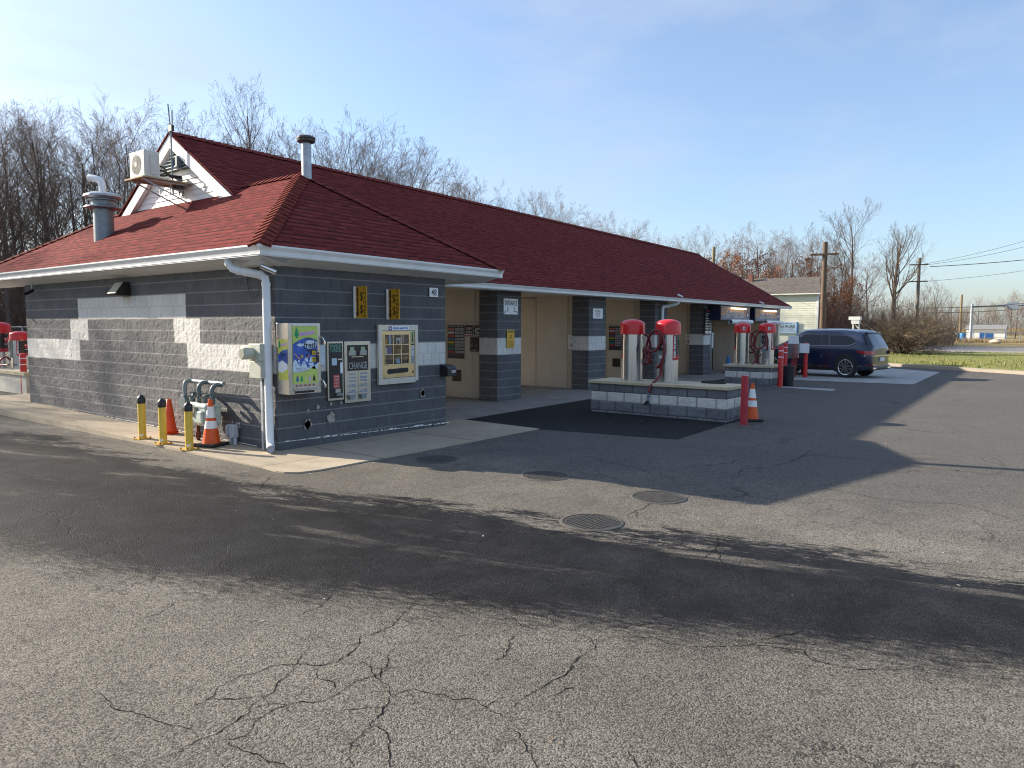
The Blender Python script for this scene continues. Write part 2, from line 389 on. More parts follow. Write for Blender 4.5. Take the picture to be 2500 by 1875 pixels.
def make_grass(name, a, b_, c_, sc=1.):
    m, N, L, b = mk(name); t = NT(m); oc = t('TexCoord').outputs['Object']
    n1 = t.noise(oc, .35*sc, 6, .6); n2 = t.noise(oc, 9*sc, 6, .75)
    c = t.mix(t.mr(n1, .35, .65), a, b_); c = t.mix(t.mr(n2, .4, .68), c, c_); L.new(c, b.inputs['Base Color'])
    b.inputs['Roughness'].default_value = .9; b.inputs['Specular IOR Level'].default_value = .15
    bp = t('Bump', {'Height': n2, 'Strength': .8, 'Distance': .06}); L.new(bp.outputs[0], b.inputs['Normal']); return m
grass_m = make_grass('verge_grass', (.105,.165,.024), (.215,.235,.055), (.32,.26,.12))
field_m = make_grass('dry_field', (.30,.23,.11), (.36,.28,.14), (.22,.18,.09), .5)
litter_m = make_grass('leaf_litter', (.10,.07,.045), (.14,.10,.06), (.07,.05,.035))
blade_m = M('grass_blade', (.15,.175,.035), .85, var=.45, vs=1.2)
bladed_m = M('dry_blade', (.26,.21,.09), .85, var=.35, vs=1.2)
def make_panel():
    m, N, L, b = mk('beige_panel'); t = NT(m); oc = t('TexCoord').outputs['Object']
    n1 = t.noise(t('Mapping', {'Vector': oc, 'Scale': (1,1,.25)}).outputs[0], 2.2, 6, .6); n2 = t.noise(oc, 34, 2)
    z = t('SeparateXYZ', {0: oc}).outputs[2]
    c = t.mix(t.mr(n1, .3, .75), (.62,.555,.455), (.54,.48,.39)); c = t.mix(t.mr(n2, .76, .80, 0, .6), c, (.08,.07,.06))
    L.new(c, b.inputs['Base Color']); b.inputs['Roughness'].default_value = .42; return m
panel_m = make_panel()
siding_w = M('white_siding', (.80,.79,.76), .5, var=.04, vs=2, dirt=.05)
siding_y = M('pale_yellow_siding', (.74,.74,.60), .55, var=.05, vs=2, dirt=.06)
car_blue = None
def make_car():
    m, N, L, b = mk('navy_car_paint'); b.inputs['Base Color'].default_value = (.004,.013,.042,1); b.inputs['Metallic'].default_value = 0
    b.inputs['Roughness'].default_value = .3; b.inputs['Coat Weight'].default_value = .7; b.inputs['Coat Roughness'].default_value = .05; return m
car_blue = make_car()
chrome = M('chrome', (.75,.76,.78), .12, 1, var=.02)
tail_red = M('tail_lamp', (.35,.008,.012), .15, coat=.6, var=.3, vs=12)

# ------------------------------------------------------------------ noise for split faces
_rs = np.random.RandomState(3); _tab = _rs.rand(256, 256)
def vnoise(x, y):
    xi = np.floor(x).astype(int); yi = np.floor(y).astype(int); fx = x-xi; fy = y-yi
    fx = fx*fx*(3-2*fx); fy = fy*fy*(3-2*fy); g = lambda a, b: _tab[a % 256, b % 256]
    return (g(xi,yi)*(1-fx)+g(xi+1,yi)*fx)*(1-fy)+(g(xi,yi+1)*(1-fx)+g(xi+1,yi+1)*fx)*fy
ZL0, CS, BW = 1.158, .2032, .4064
def block_face(name, F, Lg, z0, z1, parent, white, step=.026, course=CS, zref=ZL0, bw=.2032, ustart=0., amp=.0085, jw=.014, jointc=1., slope=None, seed=0, dark=0, bmat=None):
    """a split-faced block wall as one displaced sheet; white(u, z) -> array mask; F origin at u=0,z=0"""
    n = int(Lg/step); us = np.linspace(0, Lg, n+1)
    zs = []; k0 = math.floor((z0-zref)/course)-1; k1 = math.ceil((z1-zref)/course)+1; q = max(3, int(course/step))
    for k in range(k0, k1+1):
        b0 = zref+k*course; zs += [b0-jw, b0, b0+jw]+[b0+jw+(course-2*jw)*i/q for i in range(1, q)]
    zs = np.array(sorted({round(z, 5) for z in zs if z0 < z < z1} | {z0, z1}))
    U, Z = np.meshgrid(us, zs); kk = np.floor((Z-zref)/course+1e-4); fz = (Z-zref)/course-kk
    dz = np.minimum(fz, 1-fz)*course; uo = U-ustart+np.where(kk % 2 == 0, 0, bw/2); kb = np.floor(uo/bw); fu = uo/bw-kb
    du = np.minimum(fu, 1-fu)*bw
    jz = np.clip(1-dz/jw, 0, 1); ju = np.clip(1-du/(step*(.6 if not dark else 1.0)), 0, 1)*(.9 if not dark else 1)
    j = np.maximum(jz, ju)
    nn = vnoise(U*14+seed*7, Z*14)*.22+vnoise(U*38+5, Z*38+seed)*.95-.62
    pil = np.minimum(1, dz/.03)*(1 if not dark else np.minimum(1, du/.03))
    d = amp*(nn*1.5*pil)+(.004 if dark else .001)*pil-np.maximum(jz*(1 if dark else 0), ju*.4)*.007
    blk = _tab[(kb.astype(int)*7+seed) % 256, (kk.astype(int)*13) % 256]
    d += (blk-.5)*.005
    d[:, 0] = 0; d[:, -1] = 0
    wm = white(U, Z+1e-4)
    if slope is not None: Z = np.where(Z <= z0+1e-6, slope(U), Z)
    P = np.array(F.o)[None, None]+U[..., None]*np.array(F.r)+Z[..., None]*np.array(F.u)+d[..., None]*np.array(F.n)
    ny, nx = U.shape; P = P.reshape(-1, 3)-np.array(OFF.get(parent.name, (0,0,0)))
    idx = np.arange(ny*nx).reshape(ny, nx); fc = np.stack([idx[:-1,:-1], idx[:-1,1:], idx[1:,1:], idx[1:,:-1]], -1).reshape(-1, 4)
    me = bpy.data.meshes.new(name); me.from_pydata(P.tolist(), [], fc.tolist()); me.materials.append(bmat or block_m)
    a = me.color_attributes.new('paint', 'FLOAT_COLOR', 'POINT')
    cc = np.stack([wm.astype(float), jz*(0 if dark else jointc), blk, 1-(j*dark if dark else ju*.30*(1-jz))], -1).reshape(-1)
    a.data.foreach_set('color', cc.astype(np.float32)); me.polygons.foreach_set('use_smooth', [True]*len(me.polygons))
    o = bpy.data.objects.new(name, me); col.objects.link(o); o.parent = parent; OFF[o.name] = OFF.get(parent.name, (0,0,0)); return o
def sheet(name, pts, z, mat, label=None, parent=None, kind='structure', zf=None):
    b = MB(); b.quad(*[(p[0], p[1], zf(*p[:2]) if zf else (p[2] if len(p) > 2 else z)) for p in pts]); o = b.build(name, mat)
    if kind: o['kind'] = kind
    return o

# ================================================================== THE SETTING
sheet('field', [(-1500,-1500),(2500,-1500),(2500,1500),(-1500,1500)], -.03, field_m)
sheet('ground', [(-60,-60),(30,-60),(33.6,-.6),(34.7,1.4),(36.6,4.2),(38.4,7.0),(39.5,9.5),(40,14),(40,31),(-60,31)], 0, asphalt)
CRACKS = [[(1.38,3.02),(1.51,3.01),(1.66,3.00),(1.77,3.00),(1.92,3.05),(1.97,3.07),(2.19,3.21),(2.29,3.26),(2.57,3.43)],
[(1.66,2.97),(1.80,2.91),(2.00,2.98),(2.14,2.97),(2.21,2.88),(2.29,2.87),(2.41,2.86),(2.54,2.85),(2.67,2.88)],
[(1.75,3.30),(1.88,3.34),(1.99,3.40),(2.10,3.42),(2.29,3.37),(2.38,3.30),(2.45,3.16),(2.60,3.15),(2.81,3.28),(3.04,3.29),(3.25,3.33),(3.41,3.43)],
[(1.54,3.89),(1.56,3.69),(1.58,3.54),(1.61,3.38),(1.63,3.23),(1.67,3.12)],
[(1.93,2.33),(2.04,2.47),(2.12,2.48),(2.23,2.51),(2.37,2.56),(2.47,2.64),(2.53,2.80)],
[(2.22,2.50),(2.18,2.38),(2.10,2.28),(2.03,2.19)],
[(2.48,2.65),(2.55,2.58),(2.59,2.48),(2.62,2.37),(2.68,2.26),(2.66,2.13),(2.65,2.02)],
[(2.27,2.90),(2.35,2.97),(2.34,3.07),(2.41,3.15)],
[(1.97,3.07),(2.03,3.01),(2.06,2.95)],
[(2.61,3.04),(2.60,2.95),(2.53,2.80),(2.67,2.88),(2.76,2.98)],
[(2.13,4.58),(2.26,4.60),(2.43,4.70)],
[(2.80,3.84),(2.97,3.87),(3.15,3.98)],
[(1.71,2.90),(1.71,2.76),(1.76,2.63),(1.77,2.52)],
[(5.25,7.74),(4.88,7.37),(4.74,7.25)],
[(3.38,2.58),(3.16,2.45),(3.07,2.46)],
[(1.86,3.34),(1.93,3.23),(2.01,3.16)],
[(2.21,2.71),(2.25,2.63),(2.33,2.58)],
[(2.73,2.08),(2.84,2.08),(3.02,2.08),(3.16,2.05),(3.29,2.09),(3.41,2.12),(3.53,2.11),(3.64,2.19),(3.65,2.34)],
[(3.62,2.16),(3.75,2.07),(3.87,1.91),(3.87,1.73),(4.00,1.53),(4.20,1.33),(4.25,1.13),(4.15,1.05),(4.21,0.85),(4.31,0.69),(4.46,0.58),(4.45,0.42)],
[(8.96,5.65),(8.66,5.01),(8.59,4.55),(8.33,4.15),(8.18,3.76)],
[(8.68,4.06),(9.12,3.87),(9.53,3.62),(9.97,3.62),(10.35,3.42)],
[(8.49,3.36),(8.87,3.21),(9.35,3.33),(9.75,3.07),(10.23,3.00),(10.70,2.98),(11.00,2.90),(11.01,2.28),(10.85,1.41),(10.99,0.39)],
[(10.70,2.98),(11.39,3.04)],
[(8.74,2.42),(8.79,2.05),(8.64,1.78),(8.62,1.54),(8.63,1.27),(8.84,0.92),(8.82,0.71),(8.58,0.49),(8.27,0.27)],
[(6.88,3.44),(6.61,3.39),(6.43,3.40),(6.27,3.39)],
[(6.50,3.38),(6.29,3.29)],
[(6.17,2.41),(5.69,2.23),(5.48,2.11),(5.36,1.99)],
[(5.80,2.28),(5.51,2.26)],
[(2.56,1.95),(2.53,1.89),(2.51,1.83),(2.38,1.73)],
[(3.78,2.11),(3.97,2.09),(4.13,1.97)],
[(5.47,3.62),(5.28,3.62),(5.53,3.48)],
[(3.60,2.75),(3.52,2.61),(3.55,2.51)],
[(2.74,1.45),(2.66,1.36)],
[(4.23,1.37),(4.50,1.23)],
[(2.92,2.00),(3.07,1.92)]]

cb_ = MB(); rc = random.Random(31)
for path in CRACKS:
    pts = []
    for (x0, y0), (x1, y1) in zip(path[:-1], path[1:]):
        n_ = max(2, int(math.hypot(x1-x0, y1-y0)/.022))
        for i in range(n_): f_ = i/n_; pts.append((x0+(x1-x0)*f_, y0+(y1-y0)*f_))
    pts.append(path[-1]); wob = 0; out = []
    for i, (x, y) in enumerate(pts):
        wob = wob*.80+rc.gauss(0, .0075); a, c = pts[max(i-1,0)], pts[min(i+1,len(pts)-1)]; L_ = math.hypot(c[0]-a[0], c[1]-a[1]) or 1; nx_, ny_ = -(c[1]-a[1])/L_, (c[0]-a[0])/L_
        hw = (.0009+.0030*rc.random()**2.2+.0009*math.hypot(x, y)/4)*(.35+.65*math.sin(math.pi*(i+.5)/len(pts))**.5); out.append(((x+nx_*(wob+hw), y+ny_*(wob+hw), .0022), (x+nx_*(wob-hw), y+ny_*(wob-hw), .0022)))
        if rc.random() < .055:
            a_ = rc.uniform(0, 6.28); l_ = rc.uniform(.05,.22); q = (x+nx_*wob, y+ny_*wob); e = (q[0]+l_*math.cos(a_), q[1]+l_*math.sin(a_)); m_ = ((q[0]+e[0])/2+rc.gauss(0,.02), (q[1]+e[1])/2+rc.gauss(0,.02)); w_ = hw*.45+.0006
            cb_.quad((q[0]-w_*math.sin(a_), q[1]+w_*math.cos(a_), .0024), (q[0]+w_*math.sin(a_), q[1]-w_*math.cos(a_), .0024), (m_[0]+w_*.6*math.sin(a_), m_[1]-w_*.6*math.cos(a_), .0024), (e[0], e[1], .0024), (m_[0]-w_*.6*math.sin(a_), m_[1]+w_*.6*math.cos(a_), .0024))
    for p, q in zip(out[:-1], out[1:]): cb_.quad(p[0], p[1], q[1], q[0])
cb_.build('ground_cracks', M('crack_black', (.013,.012,.011), .95, spec=.05), kind='structure')
sheet('woodland_floor', [(-70,31),(62,31),(75,12),(98,22),(160,120),(-70,200)], -.018, litter_m)
sheet('asphalt_patch', [(10.66,7.56),(10.80,9.42),(16.2,9.62),(26.0,9.62),(22.4,8.6),(16,8.5),(14.6,5.15),(13.6,5.14),(11.1,5.06)], .004, patch_m)
sheet('road', [(59.8,-80),(81.5,-80),(81.5,14),(79,24),(66,24),(59.8,16)], .02, road_m)
sheet('concrete_slab', [(25.99,7.68),(26.47,3.97),(34.3,4.2),(36.0,6.2),(36.4,10.4),(25.9,10.4)], .008, conc_slab)
sheet('concrete_footing', [(22.62,7.4),(22.30,5.40),(23.02,5.48),(23.04,7.4)], .008, conc_slab)
zw = lambda y: .02+max(0, y-9.5)/8.8*.13
def walkway():
    b = MB(); ys = [8.3,9.5,11,12.5,14,15.5,17,18.6,20.2]
    L_ = [(5.46,7.90),(5.50,7.76),(5.62,7.62),(5.85,7.55),(6.4,7.54)]
    L_ = [(5.50,8.3),(5.455,7.95)]+[(5.47,7.78),(5.58,7.63),(5.85,7.555)]
    out = [(x, y, .018) for x, y in L_]+[(10.66,7.53,.016),(10.80,9.6,.016),(6.3,9.6,.018)]
    b.quad(*out)
    for i in range(len(ys)-1):
        y0, y1 = ys[i], ys[i+1]; x0 = 5.50; 
        xr = 6.5 if y1 < 18.4 else 9.5
        b.quad((x0,y0,zw(y0)), (xr,y0,zw(y0)), (xr,y1,zw(y1)), (x0,y1,zw(y1)))
        b.quad((x0,y0,-.02), (x0,y0,zw(y0)), (x0,y1,zw(y1)), (x0,y1,-.02))
    for p, q in zip(out[:6], out[1:7]): b.quad((p[0],p[1],-.02), (q[0],q[1],-.02), q, p)
    o = b.build('pavement', conc_walk, kind='structure')
    b = MB()
    for y in (10.25, 12.3, 14.6, 16.9): b.box((5.5,y,zw(y)-.02), (6.33,y+.008,zw(y)+.0012))
    for x in (6.9, 8.9): b.box((x,7.54,0), (x+.008,9.14,.0195))
    b.build('pavement_joints', black_ink, kind='structure')
walkway()
sheet('bay_floor', [(9.97,9.3),(10.79,9.3),(10.80,9.46),(16.2,9.66),(35,9.7),(35,20),(9.97,20)], .010, conc_floor)
sheet('rear_bounce_sheet', [(9.97,20.02),(36,20.02),(36,30.5),(9.97,30.5)], .012, conc_slab)  # pale sheet added out of view to bounce sunlight into the bays
kb = MB(); KP = [(27.5,-12),(31.5,-4.2),(33.6,-.6),(34.7,1.4),(36.6,4.2),(38.4,7.0),(39.5,9.5),(40,14),(40,30)]
def offs(P, d):
    out = []
    for i, p in enumerate(P):
        a, c = Vector(P[max(i-1,0)]), Vector(P[min(i+1,len(P)-1)]); t = (c-a).normalized(); out.append((p[0]+t.y*d, p[1]-t.x*d))
    return out
K2 = offs(KP, .18)
for i in range(len(KP)-1):
    a, b_, c, d = KP[i], KP[i+1], K2[i+1], K2[i]
    kb.quad((*a,-.02), (*b_,-.02), (*b_,.13), (*a,.13)); kb.quad((*a,.13), (*b_,.13), (*c,.14), (*d,.14))
kb.build('kerb', conc_kerb, kind='structure')
gv = MB(); nx = 14
for i in range(len(K2)-1):
    for j in range(nx):
        q = lambda p, k: (p[0]+(59.7-p[0])*k/nx, p[1], .13+.16*math.sin(math.pi*k/nx)+.04*math.sin(p[1]*.8+k)*(0<k<nx)-(.12 if k == nx else 0))
        gv.quad(q(K2[i],j), q(K2[i],j+1), q(K2[i+1],j+1), q(K2[i+1],j))
o = gv.build('grass_verge', grass_m, smooth=True, kind='structure')
gb = MB(); r2 = random.Random(5)
for i in range(9000):
    y = r2.uniform(-11, 13); x0 = 38.5 if y > 7 else 34+y*.62; x = r2.uniform(x0+.5, 59)
    if r2.random() < .5: x = x0+.5+(x-x0-.5)*.45
    h = r2.uniform(.05,.14); a = r2.uniform(0, 6.28); w = r2.uniform(.015,.04)
    zz = .13+.13*math.sin(math.pi*(x-x0)/(59.7-x0))-.03; dx, dy = math.cos(a)*w, math.sin(a)*w; lx, ly = r2.uniform(-.05,.05), r2.uniform(-.05,.05)
    gb.add([(x-dx,y-dy,zz),(x+dx,y+dy,zz),(x+lx,y+ly,zz+h)], [(0,1,2)], 0 if r2.random() < .62 else 1)
o = gb.build('grass', [blade_m, bladed_m], kind='stuff')

# ================================================================== CAR WASH BUILDING
CX, CY, XR, YL = 6.34, 9.15, 9.955, 18.29
bld = T('car_wash_building', 'long grey block car wash with white painted bands under a dark red shingle roof', 'car wash', (0,0,0))
def w_left(U, Z):
    y = YL-U; k = (Z-ZL0)/CS
    a = (k >= 4) & (k < 6) & (y > 11.58) & (y < 15.66)
    b = (k >= 2) & (k < 4) & (((y > 15.24) & (y < 16.05)) | ((y > 11.18) & (y < 11.99)))
    c = (k >= 0) & (k < 2) & ((y > 15.66) | (y < 11.58))
    return a | b | c
w_band = lambda U, Z: ((Z-ZL0)/CS >= 0) & ((Z-ZL0)/CS < 2)
w_none = lambda U, Z: Z < -99
block_face('wall', FX(CX, YL, 0), YL-CY, .005, 2.78, bld, w_left, .024, slope=None)
block_face('wall', FY(CX, CY, 0), XR-CX, -.02, 2.80, bld, w_band, .026, amp=.008, seed=3)
b = MB(); b.box((CX+.06,CY+.06,-.02), (XR-.02,YL-.05,2.74)); b.build('wall_core', panel_m, bld)
b = MB(); b.box((XR-.03,CY+.004,-.02),(XR-.003,19.6,2.74)); b.build('bay_wall', panel_m, bld)
# end of wall foot: peeling white paint line
b = MB(); r3 = random.Random(9)
x = CX+.1
while x < XR-.05:
    w = r3.uniform(.03,.16); z = .055+.10*(1-(x-CX)/3.6)*.9; h = r3.uniform(.008,.03)
    b.quad((x,CY-.021,z),(x+w,CY-.021,z-.002),(x+w*.9,CY-.021,z+h),(x+w*.15,CY-.021,z+h*.8)); x += w*r3.uniform(.7,1.6)
b.build('peeling_paint', white_paint, bld); b = MB()
y = CY+.5
while y < 14.5:
    w = r3.uniform(.05,.3); z = zw(y)+.018
    b.quad((CX-.021,y,z),(CX-.021,y+w,z+.002),(CX-.021,y+w,z+.014),(CX-.021,y,z+.012)); y += w*r3.uniform(.9,1.4)
b.build('peeling_paint', white_paint, bld)
# chipped block spots on the front wall
def chip(cx, cz, rr, mat, seed):
    r_ = random.Random(seed); b = MB(); F = FY(cx, CY-.024, cz)
    b.shape(F, [(math.cos(a)*rr*r_.uniform(.6,1.15), math.sin(a)*rr*1.2*r_.uniform(.6,1.15)) for a in [i*.52 for i in range(12)]]); b.build('chipped_patch', mat, bld)
chip_l = M('chipped_block', (.36,.32,.27), .9, var=.3, vs=30, bump=.6); chip_d = M('broken_block', (.12,.11,.09), .9, var=.5, vs=40, bump=.8)
chip(7.30,.42,.085,chip_l,1); chip(6.86,.36,.08,chip_l,2); chip(6.86,.36,.062,chip_d,3)
chip(9.33,.66,.075,chip_l,4); chip(9.335,.655,.05,chip_d,5); chip(7.05,.61,.035,chip_l,6); chip(7.3,.64,.03,chip_l,7); chip(6.87,.57,.03,chip_l,8); chip(7.5,.64,.025,chip_l,9)
# pillars
PIL = [(13.88,14.84),(18.10,19.06),(22.30,23.24),(26.38,27.05)]
for i, (a, c) in enumerate(PIL):
    pe = bpy.data.objects.new('pillar', None); col.objects.link(pe); pe.parent = bld; OFF[pe.name] = (0,0,0)
    block_face('pillar_face', FY(a,11.05,0), c-a, 0, 2.72, pe, w_band, .035, amp=.007, seed=i+5)
    block_face('pillar_face', FX(a,11.62,0), .57, 0, 2.72, pe, w_band, .035, amp=.012, seed=i+9)
    b = MB(); b.box((a+.04,11.10,0),(c-.003,11.6,2.71)); b.build('pillar_core', block_m, pe)
for i, (a, c) in enumerate(PIL):
    xw = [14.05,18.3,22.5,26.8][i]
    b = MB(); b.box((xw,11.45,0),(xw+.2,19.7,2.74)); w_ = b.build('bay_wall', panel_m, bld)
    b = MB()
    for y in [11.90+1.16*k for k in range(6)]+[]: b.box((xw-.006,y-.018,0),(xw,y+.018,2.73))
    b.build('panel_seam', M('seam_trim_%d' % i, (.46,.40,.32), .45), w_)
b = MB(); b.box((30.3,10.9,0),(30.55,19.7,2.0)); b.box((34.7,10.9,0),(34.95,19.7,2.74)); b.build('bay_wall', panel_m, bld)
b = MB(); b.box((27.05,11.2,2.0),(34.95,11.4,2.70)); b.build('header_beam', black_plastic, bld)
b = MB(); b.quad((9.97,10.75,2.735),(9.97,19.9,2.735),(34.95,19.9,2.735),(34.95,10.75,2.735)); b.build('bay_ceiling', panel_m, bld)
# roof planes with uv in metres
def roof_plane(name, P, e0, e1, parent, mat=shingle, thick=.03):
    P = [Vector(p) for p in P]; u = (Vector(e1)-Vector(e0)).normalized(); n = (P[1]-P[0]).cross(P[2]-P[0]).normalized()
    if n.z < 0: n = -n
    v = n.cross(u); 
    if v.z < 0: v = -v
    k = len(P); me = bpy.data.meshes.new(name)
    vs = P+[p-n*thick for p in P]; fs = [tuple(range(k)), tuple(reversed(range(k,2*k)))]+[(i, k+i, k+(i+1)%k, (i+1)%k) for i in range(k)]
    me.from_pydata([tuple(x) for x in vs], [], fs); uvl = me.uv_layers.new(name='UVMap'); o0 = Vector(e0)
    for lp in me.loops:
        w = me.vertices[lp.vertex_index].co-o0; uvl.data[lp.index].uv = (w.dot(u), w.dot(v))
    me.materials.append(mat); o = bpy.data.objects.new(name, me); col.objects.link(o); o.parent = parent; return o
EZ = 2.955; PK = (8.47,11.31,4.60); PK2 = (8.47,17.45,4.60)
roof = roof_plane('roof', [(8.0,15.1,5.85),(35.1,15.1,5.46),(35.1,10.42,2.79),(9.2,10.42,2.83),(8.0,12.2,3.98)], (9.2,10.42,2.83), (35.1,10.42,2.79), bld)
roof_plane('roof', [(8.0,15.1,5.85),(35.1,15.1,5.46),(35.1,19.9,2.73),(8.0,19.9,2.78)], (8.0,19.9,2.78), (35.1,19.9,2.73), bld)
wroof = roof_plane('roof', [(5.83,8.73,EZ),PK,PK2,(5.83,20.05,EZ)], (5.83,20.05,EZ), (5.83,8.73,EZ), bld)
roof_plane('roof', [(5.83,8.73,EZ),(11.14,8.73,EZ-.03),PK], (5.83,8.73,EZ), (11.14,8.73,EZ-.03), bld)
roof_plane('roof', [(11.14,8.73,EZ-.03),(11.14,14,EZ-.03),(8.47,14,4.6),PK], (11.14,8.73,EZ-.03), (11.14,14,EZ-.03), bld)
roof_plane('roof', [(5.83,20.05,EZ),(11.14,20.05,EZ),PK2], (5.83,20.05,EZ), (11.14,20.05,EZ), bld)
def caps(name, A, B, n1, n2, parent, w=.16, st=.18):
    A, B = Vector(A), Vector(B); d = (B-A); Ln = d.length; d.normalize(); b = MB(); n = int(Ln/st)
    s1 = Vector(n1).normalized(); s2 = Vector(n2).normalized(); up_ = Vector((0,0,1))
    for i in range(n):
        p = A+d*(i*st); q = A+d*min((i+1)*st+.02, Ln); h0, h1 = .034, .016
        a0 = p+up_*h0*1.3; a1 = q+up_*h1*1.3; t1 = d.cross(s1); t1 = t1 if t1.z < 0 else -t1; t2 = d.cross(s2); t2 = t2 if t2.z < 0 else -t2
        t1.normalize(); t2.normalize()
        l0 = p+t1*w+s1*h0; l1 = q+t1*w+s1*h1; r0 = p+t2*w+s2*h0; r1 = q+t2*w+s2*h1
        b.add([a0,a1,l0,l1,r0,r1, p, p+t1*w, p+t2*w], [(0,2,3,1),(0,1,5,4),(0,6,7,2),(0,4,8,6)])
    return b.build(name, cap_m, parent)
cap_m = M('cap_shingle', (.170,.039,.029), .95, spec=.06, var=.35, vs=9, bump=.5, bs=200)
nW = (-.65,0,1); nS = (0,-.65,1); nE = (.65,0,1)
caps('hip_caps', (5.83,8.73,EZ), PK, nW, nS, wroof); caps('hip_caps', (11.14,8.73,EZ-.03), PK, nE, nS, wroof)
caps('hip_caps', (5.83,20.05,EZ), PK2, nW, (0,.65,1), wroof); caps('ridge_caps', PK, (8.47,13.25,4.6), nW, nE, wroof)
caps('ridge_caps', (35.1,15.1,5.46), (8.0,15.1,5.85), (0,-.66,1), (0,.66,1), roof)
# soffits and gutters
b = MB()
b.quad((5.88,8.80,2.81),(5.88,20,2.81),(CX+.05,20,2.70),(CX+.05,8.80,2.70))
b.quad((5.88,8.80,2.805),(11.1,8.80,2.775),(11.1,CY+.05,2.69),(5.88,CY+.05,2.70)); b.quad((XR-.05,CY,2.692),(11.1,CY,2.69),(11.1,10.5,2.685),(XR-.05,10.5,2.685))
b.quad((9.97,10.46,2.70),(35.1,10.46,2.67),(35.1,11.2,2.68),(9.97,11.2,2.71))
b.build('soffit', white_alu, bld)
def gutter(A, B, inward, hgt=.15, name='gutter', mitA=0, mitB=0, ret=False):
    A, B, n = Vector(A), Vector(B), Vector(inward); d = (B-A).normalized(); z = Vector((0,0,1))
    pr = [(.10,0),(.035,0),(.022,.022),(.030,.032),(.022,.075),(0,.105),(-.012,.125),(-.012,.148),(0,.15),(.10,.15)]; b = MB(); vs = []
    for P, mm in ((A, mitA), (B, mitB)):
        for x, h in pr: vs.append(P+n*x+z*(h*hgt/.15)+d*(x*mm))
    k = len(pr); b.add(vs, [(i, i+1, k+i+1, k+i) for i in range(k-1)]+([tuple(range(k, 2*k))] if ret else [])); return b.build(name, white_alu, bld)
gutter((5.83,20.1,2.80), (5.83,8.73,2.80), (1,0,0), mitB=-1); gutter((5.83,8.73,2.80), (11.16,8.73,2.77), (0,1,0), mitA=1, ret=True)
gutter((9.97,10.44,2.695), (35.2,10.44,2.655), (0,1,0), .135, ret=True)
b = MB(); b.box((11.06,8.75,2.77),(11.14,14,2.92)); b.box((5.86,8.8,2.80),(5.9,20,2.955)); b.box((9.98,10.5,2.68),(35.1,10.53,2.80))
b.add([(35.02,10.42,2.655),(35.02,15.1,5.32),(35.02,15.1,5.45),(35.02,10.42,2.78),(35.12,10.42,2.655),(35.12,15.1,5.32),(35.12,15.1,5.45),(35.12,10.42,2.78)], [(0,1,2,3),(4,7,6,5),(0,4,5,1),(0,3,7,4)])
b.build('fascia', white_alu, bld)
b = MB(); b.quad((35.0,10.5,2.7),(35.0,19.8,2.7),(35.0,15.1,5.4)); b.build('gable', siding_w, bld)
# near gable with lap siding, rake boards, louvre
GX, gy, gz = 8.14, 15.1, 5.80; sl = .664
gb_ = MB(); z = 4.28
while z < gz-.06:
    z1 = min(z+.115, gz-.05); ya = lambda q: (gz-q)/sl
    gb_.quad((GX-.014,gy+ya(z),z),(GX-.014,gy-ya(z),z),(GX,gy-ya(z1),z1),(GX,gy+ya(z1),z1)); gb_.quad((GX,gy+ya(z),z),(GX,gy-ya(z),z),(GX-.014,gy-ya(z),z),(GX-.014,gy+ya(z),z)); z = z1
gable = gb_.build('gable', siding_w, bld)
for sgn in (-1, 1):
    b = MB(); top = 5.80
    pts = [(0,top),(sgn*2.30,top-2.30*sl),(sgn*2.30,top-2.30*sl-.27),(0,top-.27)]
    b.prism(pts, (8.115,gy,0), (0,1,0), (0,0,1), (-.095,0,0)); b.build('rake_board', white_alu, bld)
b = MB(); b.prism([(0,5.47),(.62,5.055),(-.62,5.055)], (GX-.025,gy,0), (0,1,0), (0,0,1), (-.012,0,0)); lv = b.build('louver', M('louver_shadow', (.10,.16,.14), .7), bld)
b = MB()
for i in range(6):
    z0 = 5.07+i*.066; hw = (5.47-z0-.02)/.67
    b.add([(GX-.085,gy-hw,z0),(GX-.085,gy+hw,z0),(GX-.038,gy+hw*.96,z0+.042),(GX-.038,gy-hw*.96,z0+.042)], [(0,1,2,3)])
b.build('louver_blade', siding_w, lv)
# roof vents
vt = MB(); c = (6.95,15.78,0)
vt.lathe([(.19,3.5),(.185,4.22)], c, 24); vp = vt.build('roof_vent', galv_d, wroof, smooth=True)
b = MB(); b.lathe([(.20,4.20),(.35,4.215),(.34,4.24),(.21,4.275),(.21,4.36),(.27,4.37),(.27,4.395),(.20,4.40)], c, 26); b.build('vent_collar', galv_d, wroof, smooth=True)
b = MB(); b.lathe([(.30,4.40),(.355,4.435),(.34,4.47),(.22,4.525),(0,4.54)], c, 26); b.build('vent_cap', galv, wroof, smooth=True)
b = MB(); b.tube(spline([(6.95,15.78,4.5),(6.95,15.78,4.66),(6.93,15.84,4.78),(6.87,16.02,4.84),(6.84,16.10,4.845)], 5), .068, 14); b.build('vent_elbow', white_pvc, wroof, smooth=True)
b = MB(); c = (8.5,11.2,0); b.lathe([(.088,4.4),(.085,5.16)], c, 20); b.lathe([(.085,5.14),(.12,5.15),(.155,5.165),(.165,5.18),(.165,5.20),(.145,5.205),(.145,5.215),(.165,5.22),(.165,5.245),(.13,5.27),(0,5.275)], c, 24, 1)
b.build('vent_pipe', [galv, M('vent_cap_dark', (.10,.09,.09), .6, .4)], wroof, smooth=True)
